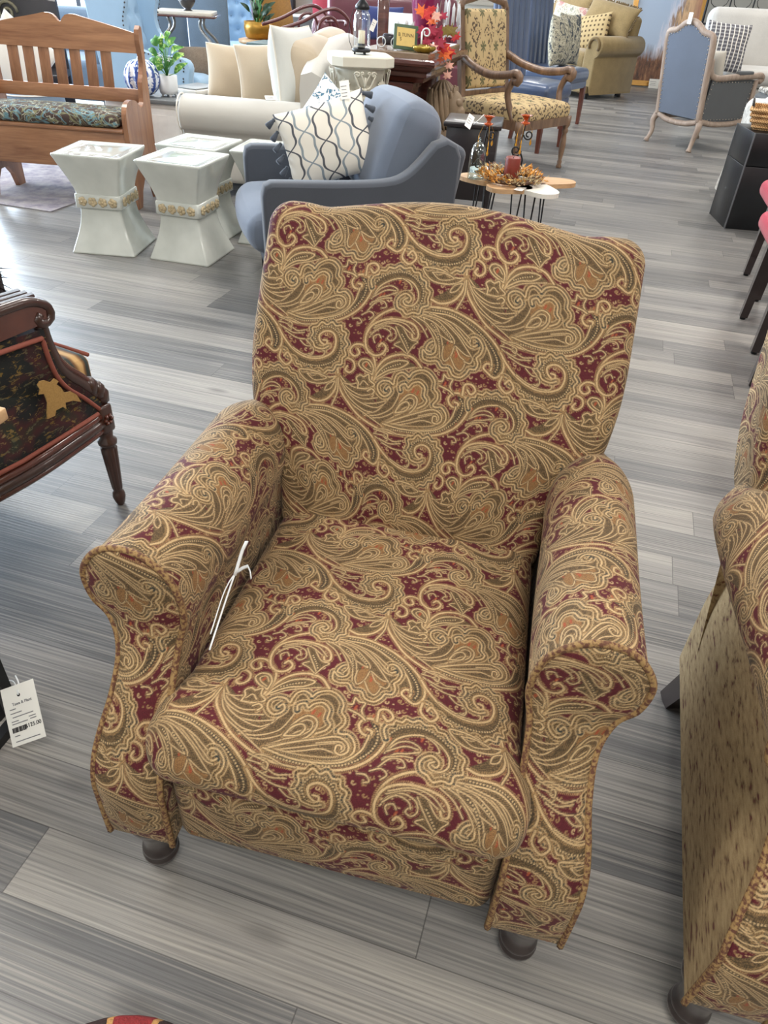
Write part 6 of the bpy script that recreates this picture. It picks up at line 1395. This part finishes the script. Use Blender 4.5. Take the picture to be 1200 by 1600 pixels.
# ------------------------------------------------------------------ pale blue tufted wing chairs
M_PBLUE = fabric('pale blue linen', (150, 178, 202), .08, 400); M_NAILD = plain('dark bronze nail heads', (70, 66, 66), .4, .6)
def wing(label, loc, rz, S=1.):
    t = thing('wing_chair', label, 'armchair', loc, rz, 'pale blue wing chairs'); t.scale = (S, S, S)
    rcube(MB(), (0, -.05, .31), (.62, .66, .24), .05, pf=(0, 0, .01)).build('base', M_PBLUE, t)
    rcube(MB(), (0, -.08, .47), (.60, .66, .12), .05, pf=(0, .02, .025)).build('seat_cushion', M_PBLUE, t)
    # tufted back
    nx, nz = 44, 52; G = []
    for i in range(nx+1):
        x = -.31+.62*i/nx; row = []
        for j in range(nz+1):
            z = .48+.82*j/nz; tu = 0.
            for r in range(5):
                for q in range(-2, 3):
                    bx = q*.13+(.065 if r % 2 else 0); bz = .66+r*.13; tu += math.exp(-((x-bx)**2+(z-bz)**2)/.0009)
            row.append((x, .24+.18*(z-.48)+.05*(x/.31)**2*-.6+.028*tu-.03, z))
        G.append(row)
    b = MB().sheet(G); G2 = [[(x, y+.12, z) for x, y, z in r] for r in G]; b.sheet([r for r in G2[::-1]])
    b.sheet([[G[0][j], G2[0][j]] for j in range(nz+1)]).sheet([[G[-1][j], G2[-1][j]] for j in range(nz+1)]).sheet([[G[i][-1], G2[i][-1]] for i in range(nx+1)])
    bo = b.build('backrest', M_PBLUE, t)
    mb = MB()
    for r in range(5):
        for q in range(-2, 3):
            bx = q*.13+(.065 if r % 2 else 0); bz = .66+r*.13
            if abs(bx) < .3: mb.lathe([(.012, 0), (.008, .006), (.001, .008)], (bx, .24+.18*(bz-.48)-.005, bz), 8, axis=(0, -1, 0))
    tag(mb.build('tufting_buttons', M_PBLUE, bo), kind='stuff')
    for sx in (-1, 1):
        # scrolled wing flowing down into the arm, drawn in the y-z plane
        ol = curve_pts([(.46, 1.32), (.30, 1.33), (.16, 1.30), (.09, 1.20), (.10, 1.05), (.14, .92), (.12, .80), (.04, .72), (-.10, .685), (-.28, .675), (-.36, .655), (-.385, .60), (-.37, .52), (-.36, .20)], .03)+[(.34, .20), (.42, .80)]
        x0, x1 = sx*.30, sx*.38; G = []; cy, cz = .12, .65
        for x, k in ((x0, .97), (x0+sx*.012, 1.), (x1-sx*.02, 1.), (x1, .96)): G.append([(x, cy+(y-cy)*k, cz+(z-cz)*k) for y, z in ol])
        mb = MB(); mb.sheet(G, closed=True); mb.add(G[0], [tuple(range(len(ol)))]); mb.add(G[-1], [tuple(range(len(ol)))]); w = mb.build('wing_arm', M_PBLUE, t)
        mb = MB()
        for y, z in ol[:-8:1]: mb.lathe([(.007, 0), (.007, .003), (.001, .007)], (x1+0*sx, cy+(y-cy)*.87, cz+(z-cz)*.92), 6, axis=(sx, 0, 0))
        tag(mb.build('nailheads', M_NAILD, w), kind='stuff')
        for y in (-.32, .30): MB().lathe([(.014, 0), (.026, .20)], (sx*.27, y, 0), 10).build('leg', M_BLKW, t)
    return t
wing('pale blue wing chair with nailhead trim, nearer one, in profile behind the potted plant', (-2.14, 7.10, 0), math.radians(86))
wing('pale blue tufted wing chair facing the camera, behind the marble bistro table', (-2.10, 10.05, 0), math.radians(8))
cushion('fur_cushion', 'taupe faux fur pillow between the potted plant and the pale blue wing chair', plain('taupe fur', (120, 106, 92), 1., var=.4, scale=90, bump=.8), (-1.80, 7.15, .60), (math.radians(-30), 0, math.radians(20)), .40, .26, .20, seed=31)

# ------------------------------------------------------------------ bistro table with a dark vase of stems
t = thing('bistro_table', 'small marble topped bistro table on curved silver legs between the blue wing chairs', 'side table', (-2.28, 8.55, 0), .1)
M_SILV = plain('aged silver metal', (150, 146, 140), .35, .7, var=.1)
MB().box((0, 0, .885), (.56, .44, .03), bev=.004).build('tabletop', plain('cream marble', (210, 200, 184), .3, var=.12, scale=10), t); MB().box((0, 0, .862), (.62, .50, .016), bev=.004).build('edge', M_WALC, t)
for sx in (-1, 1):
    for sy in (-1, 1): MB().tube(curve_pts([(sx*.16, sy*.14, .855), (sx*.15, sy*.13, .76), (sx*.27, sy*.20, .60), (sx*.24, sy*.18, .30), (sx*.20, sy*.16, .12), (sx*.26, sy*.20, .0)], .02), .014, 8).build('leg', M_SILV, t)
t = thing('dried_arrangement', 'dark bowl of dried seed heads on the marble bistro table', 'plant arrangement', (-2.26, 8.55, .90), 0)
MB().lathe([(.05, 0), (.03, .012), (.06, .04), (.085, .08), (.08, .10), (.002, .09)], n=18).build('bowl', M_BLKW, t)
for k in range(9):
    a = k*.7; x, y = .05*math.cos(a), .05*math.sin(a); MB().tube([(x*.5, y*.5, .09), (x*1.5, y*1.5, .16+.03*(k % 3))], .003, 5).lathe([(.004, 0), (.02, .015), (.016, .04), (.002, .05)], (x*1.5, y*1.5, .15+.03*(k % 3)), 8).build('seed_head', M_TWIG if k % 2 else M_FURB, t)

# ------------------------------------------------------------------ things along the far left and centre
t = thing('rocking_chair', 'dark bentwood rocker with looping arms behind the cream sofa', 'rocking chair', (-1.10, 8.95, 0), math.radians(-60))
M_BENT = plain('dark cherry bentwood', (92, 44, 42), .3, var=.2, coat=.4)
for s in (-1, 1):
    MB().tube(curve_pts([(s*.27, -.42, .80), (s*.27, -.20, .86), (s*.27, .05, .96), (s*.27, .20, .97), (s*.27, .33, .88), (s*.27, .36, .74), (s*.27, .25, .58), (s*.27, -.10, .48), (s*.27, -.30, .44), (s*.27, -.36, .30), (s*.27, -.20, .10)], .03), .017, 8).build('side_loop', M_BENT, t)
    MB().tube([(s*.27, .10+.11*math.cos(a), .80+.11*math.sin(a)) for a in np.linspace(0, 2*PI, 22, endpoint=False)], .015, 8, closed=True).build('arm_ring', M_BENT, t)
    MB().tube(curve_pts([(s*.27, -.55, .12), (s*.27, -.30, .035), (s*.27, 0, .014), (s*.27, .30, .035), (s*.27, .60, .14)], .04), .014, 8).build('rocker', M_BENT, t)
    MB().tube([(s*.27, -.20, .10), (s*.27, .10, .03)], .014, 8).tube([(s*.27, .20, .56), (s*.27, .25, .035)], .014, 8).build('strut', M_BENT, t)
MB().box((0, 0, .45), (.52, .50, .03), bev=.01).build('seat', M_BENT, t)
for k in range(3): MB().tube(curve_pts([(-.25, .30, .50+.17*k), (0, .34+.03*k, .52+.17*k), (.25, .30, .50+.17*k)], .03), .013, 8).build('back_rail', M_BENT, t)
t = thing('burl_headboard', 'tall burl wood panel with a purple curved edge behind the trunk', 'panel', (-1.52, 9.6, 0), math.radians(4))
ol = curve_pts([(-.17, .02), (-.20, .5), (-.24, .9), (-.30, 1.3)], .05)+curve_pts([(.06, 1.3), (.13, 1.0), (.17, .7), (.18, .02)], .05)
MB().prism(ol, -.02, .02, 'XZ').build('burl_panel', plain('golden burl veneer', (158, 112, 56), .3, var=.35, scale=60, coat=.4), t)
MB().tube([(x-.03, 0, z) for x, z in curve_pts([(-.17, .02), (-.20, .5), (-.24, .9), (-.30, 1.3)], .05)], .035, 8).build('edge_rail', plain('plum lacquer', (112, 92, 112), .25, coat=.4), t)
t = thing('trunk', 'dark green steamer trunk with tan edges behind the cream sofa', 'trunk', (-1.22, 8.05, 0), math.radians(-12))
MB().box((0, 0, .42), (.62, .42, .50), bev=.006).build('body', plain('dark green leathercloth', (42, 58, 58), .5, var=.2), t); MB().box((0, 0, .69), (.62, .42, .05), bev=.004).build('lid', plain('worn green lid', (66, 84, 82), .5, var=.3), t)
for z in (.665, .18): MB().tube([(-.312, -.212, z), (.312, -.212, z), (.312, .212, z), (-.312, .212, z)], .010, 6, closed=True).build('edge_strip', plain('tan leather edge', (168, 118, 82), .6), t)
for sx in (-1, 1): MB().box((sx*.25, 0, .09), (.06, .38, .17)).build('stand_leg', M_BLKW, t)
t = thing('plant_stand', 'round wooden stand holding the brass planter at the back left', 'plant stand', (-1.70, 9.3, 0)); MB().lathe([(.20, .60), (.22, .61), (.22, .64), (.20, .645)], n=28).build('tabletop', M_OAKL, t)
for k in range(3): MB().tube([(.05*math.cos(k*2.1), .05*math.sin(k*2.1), .60), (.16*math.cos(k*2.1), .16*math.sin(k*2.1), 0)], .014, 6).build('leg', M_BLACKM, t)
t = thing('potted_plant', 'dark leafy plant in an ochre brass planter on a round stand', 'potted plant', (-1.70, 9.3, .645)); MB().lathe([(.11, 0), (.14, .02), (.155, .10), (.15, .16), (.135, .16), (.13, .12)], n=28).build('planter', plain('ochre brass', (168, 122, 42), .35, .5, var=.2), t)
for i in range(34):
    a = random.uniform(0, 2*PI); r = random.uniform(.03, .16); z = random.uniform(.20, .52); st = MB().tube([(0, 0, .12), (r*.6*math.cos(a), r*.6*math.sin(a), z-.05)], .003, 5).build('stem', M_LEAFD, t)
    broad_leaf((r*.6*math.cos(a), r*.6*math.sin(a), z-.06), (r*1.3*math.cos(a), r*1.3*math.sin(a), z+.02), .05).build('leaf', plain('dark ivy leaf', (40, 66, 40), .4, var=.3) if i == 0 else bpy.data.materials['dark ivy leaf'], st)
M_MAR = plain('burgundy leather', (110, 58, 68), .35, var=.15, coat=.2)
t = thing('sofa', 'burgundy leather sofa in the far background behind the lantern', 'sofa', (-.25, 10.35, 0), math.radians(6))
rcube(MB(), (0, 0, .28), (1.7, .85, .36), .05).build('base', M_MAR, t); rcube(MB(), (0, .34, .75), (1.60, .24, .70), .10).build('backrest', M_MAR, t)
for sx in (-1, 1): rcube(MB(), (sx*.86, -.02, .55), (.24, .90, .62), .11).build('armrest', M_MAR, t)
for k in (-1, 1): rcube(MB(), (k*.38, -.08, .50), (.74, .66, .14), .05).build('seat_cushion', M_MAR, t)
cushion('throw_pillow', 'navy blue pillow on the burgundy sofa beside the lantern cap', fabric('navy cloth', (58, 66, 112), .1, 400), (-.38, 9.98, .82), (math.radians(-12), 0, .1), .50, .34, .16, seed=41)
cushion('throw_pillow', 'fluffy white pillow on the burgundy sofa behind the framed sign', plain('white fleece', (222, 222, 220), 1., var=.12, scale=70, bump=.9), (-.12, 9.88, .80), (math.radians(-25), 0, -.1), .52, .30, .18, seed=42)
t = thing('coat_post', 'reddish wooden post standing behind the console table', 'post', (-.285, 7.75, 0)); MB().box((0, 0, .62), (.10, .10, 1.24), bev=.01).build('post', M_MAHOG, t); MB().box((0, 0, .03), (.22, .22, .06), bev=.01).build('base', M_MAHOG, t); MB().lathe([(.03, 1.24), (.06, 1.30), (.02, 1.36)], n=16).build('finial', M_MAHOG, t)
t = thing('display_column', 'glossy dark red column in the background left of the lantern', 'column', (-.88, 11.4, 0)); MB().lathe([(.15, 0), (.15, .08), (.11, .12), (.11, 1.6), (.15, 1.64)], n=28).build('shaft', plain('oxblood lacquer', (112, 20, 36), .2, coat=.6), t)
t = thing('cabinet', 'tall white cabinet standing in the background between red column and lantern', 'cabinet', (-.62, 12.3, 0)); MB().box((0, 0, .95), (.62, .45, 1.8), bev=.01).build('body', M_CREAMW if 'M_CREAMW' in globals() else M_DISTW, t); MB().box((0, -.232, .95), (.54, .016, 1.6), bev=.004).build('door', M_DISTW, t); MB().box((0, 0, .03), (.56, .40, .06)).build('plinth', M_DISTW, t)
t = thing('bookcase', 'white slatted shelf unit with dark boxes behind the rocking chair', 'shelf unit', (-1.45, 11.5, 0)); 
for z in (.06, .42, .78, 1.14, 1.5): MB().box((0, 0, z), (.9, .35, .03)).build('shelf', M_DISTW, t)
for x in (-.45, .45): MB().box((x, 0, .78), (.035, .36, 1.5)).build('side_panel', M_DISTW, t)
MB().box((0, .17, .78), (.9, .012, 1.46)).build('back_panel', M_WALL, t)
for k, (x, z, c) in enumerate(((-.25, .795, (40, 36, 40)), (.2, .795, (160, 52, 66)), (0, .435, (60, 52, 46)), (.28, .435, (190, 180, 160)), (-.2, 1.155, (70, 90, 90)))):
    tag(MB().box((0, 0, .10), (.20, .22, .20), bev=.01).build('storage_box', plain('box card %d' % k, c, .6), None, (-1.45+x, 11.47, z)), ['black box on the white shelf unit', 'rose red box on the white shelf unit', 'brown box on the low middle shelf of the white unit', 'beige box at right on the low shelf of the white unit', 'teal grey box high on the white shelf unit'][k], 'box')
# behind the bench: carved dark settee, cream pillow, tufted grey headboard
t = thing('carved_chair', 'very dark carved wooden chair with slatted lower back, behind the left end of the bench', 'chair', (-3.42, 7.3, 0), math.radians(12))
MB().box((0, .25, .62), (.62, .045, .95), bev=.01).build('back_panel', M_BLKW, t); MB().box((0, 0, .42), (.62, .5, .06), bev=.01).build('seat', M_BLKW, t)
for k in range(5): MB().bar((-.24+k*.11, .215, .42), (-.12+k*.11, .215, .72), .02, .02).build('slat', M_BLKW, t)
MB().tube(spiral((-.12, .22, .86), .09, .02, 0, 1.4), .014, 6).build('gilt_scroll', plain('dull gilt', (110, 100, 76), .5, .3), t)
for sx in (-1, 1):
    for y in (-.22, .24): MB().box((sx*.28, y, .2), (.05, .05, .4)).build('leg', M_BLKW, t)
card('price_label', t, (-.10, .20, 1.02), (0, 0, 0), .05, .09, 2)
t = thing('chaise', 'grey blue ribbed daybed seen through the bench slats', 'daybed', (-4.05, 8.35, 0), math.radians(-6)); M_GBL = fabric('grey blue ribbed cloth', (108, 122, 136), .15, 200)
rcube(MB(), (0, 0, .32), (2.4, .8, .34), .06).build('base', M_GBL, t); rcube(MB(), (.2, .42, .62), (2.0, .18, .50), .08).build('backrest', M_GBL, t); rcube(MB(), (1.1, 0, .58), (.22, .8, .30), .09).build('armrest', M_GBL, t)
for sx in (-1, 1):
    for y in (-.32, .32): MB().lathe([(.02, 0), (.028, .16)], (sx*1.1, y, 0), 8).build('foot', M_BLKW, t)
cushion('throw_pillow', 'off white pillow corner seen through the left end of the bench back', fabric('off white cloth', (214, 208, 198), .04, 400), (-3.12, 6.55, .62), (math.radians(-10), math.radians(38), .1), .46, .46, .14, seed=51)
t = thing('pouf', 'grey pouf carrying the off white pillow behind the bench', 'pouf', (-3.12, 6.62, 0)); MB().lathe([(.20, .0), (.25, .03), (.27, .20), (.25, .38), (.18, .415), (.002, .42)], n=28).build('body', M_GBL, t); MB().tube([(.25*math.cos(a), .25*math.sin(a), .38) for a in np.linspace(0, 2*PI, 30, endpoint=False)], .006, 6, closed=True).build('piping', M_PIPE, t)
t = thing('screen', 'tall grey ribbed folding screen behind the middle of the bench', 'screen', (-2.78, 9.5, 0), math.radians(4))
for k in range(3): MB().box((-.48+k*.48, (k % 2)*.06, .85), (.46, .04, 1.7), rot=(0, 0, (.12 if k % 2 else -.12)), bev=.01).build('panel', M_GBL, t)

# ------------------------------------------------------------------ ceiling lamps
for i, (x, y) in enumerate(LAMPS):
    t = thing('ceiling_lamp', 'flat white ceiling lamp', 'ceiling lamp', (x, y, 3.15), 0, 'ceiling lamps'); MB().box((0, 0, .025), (1.26, .66, .05), bev=.004).build('housing', M_CEIL, t); MB().box((0, 0, -.003), (1.2, .6, .006)).build('diffuser', M_LAMP, t)
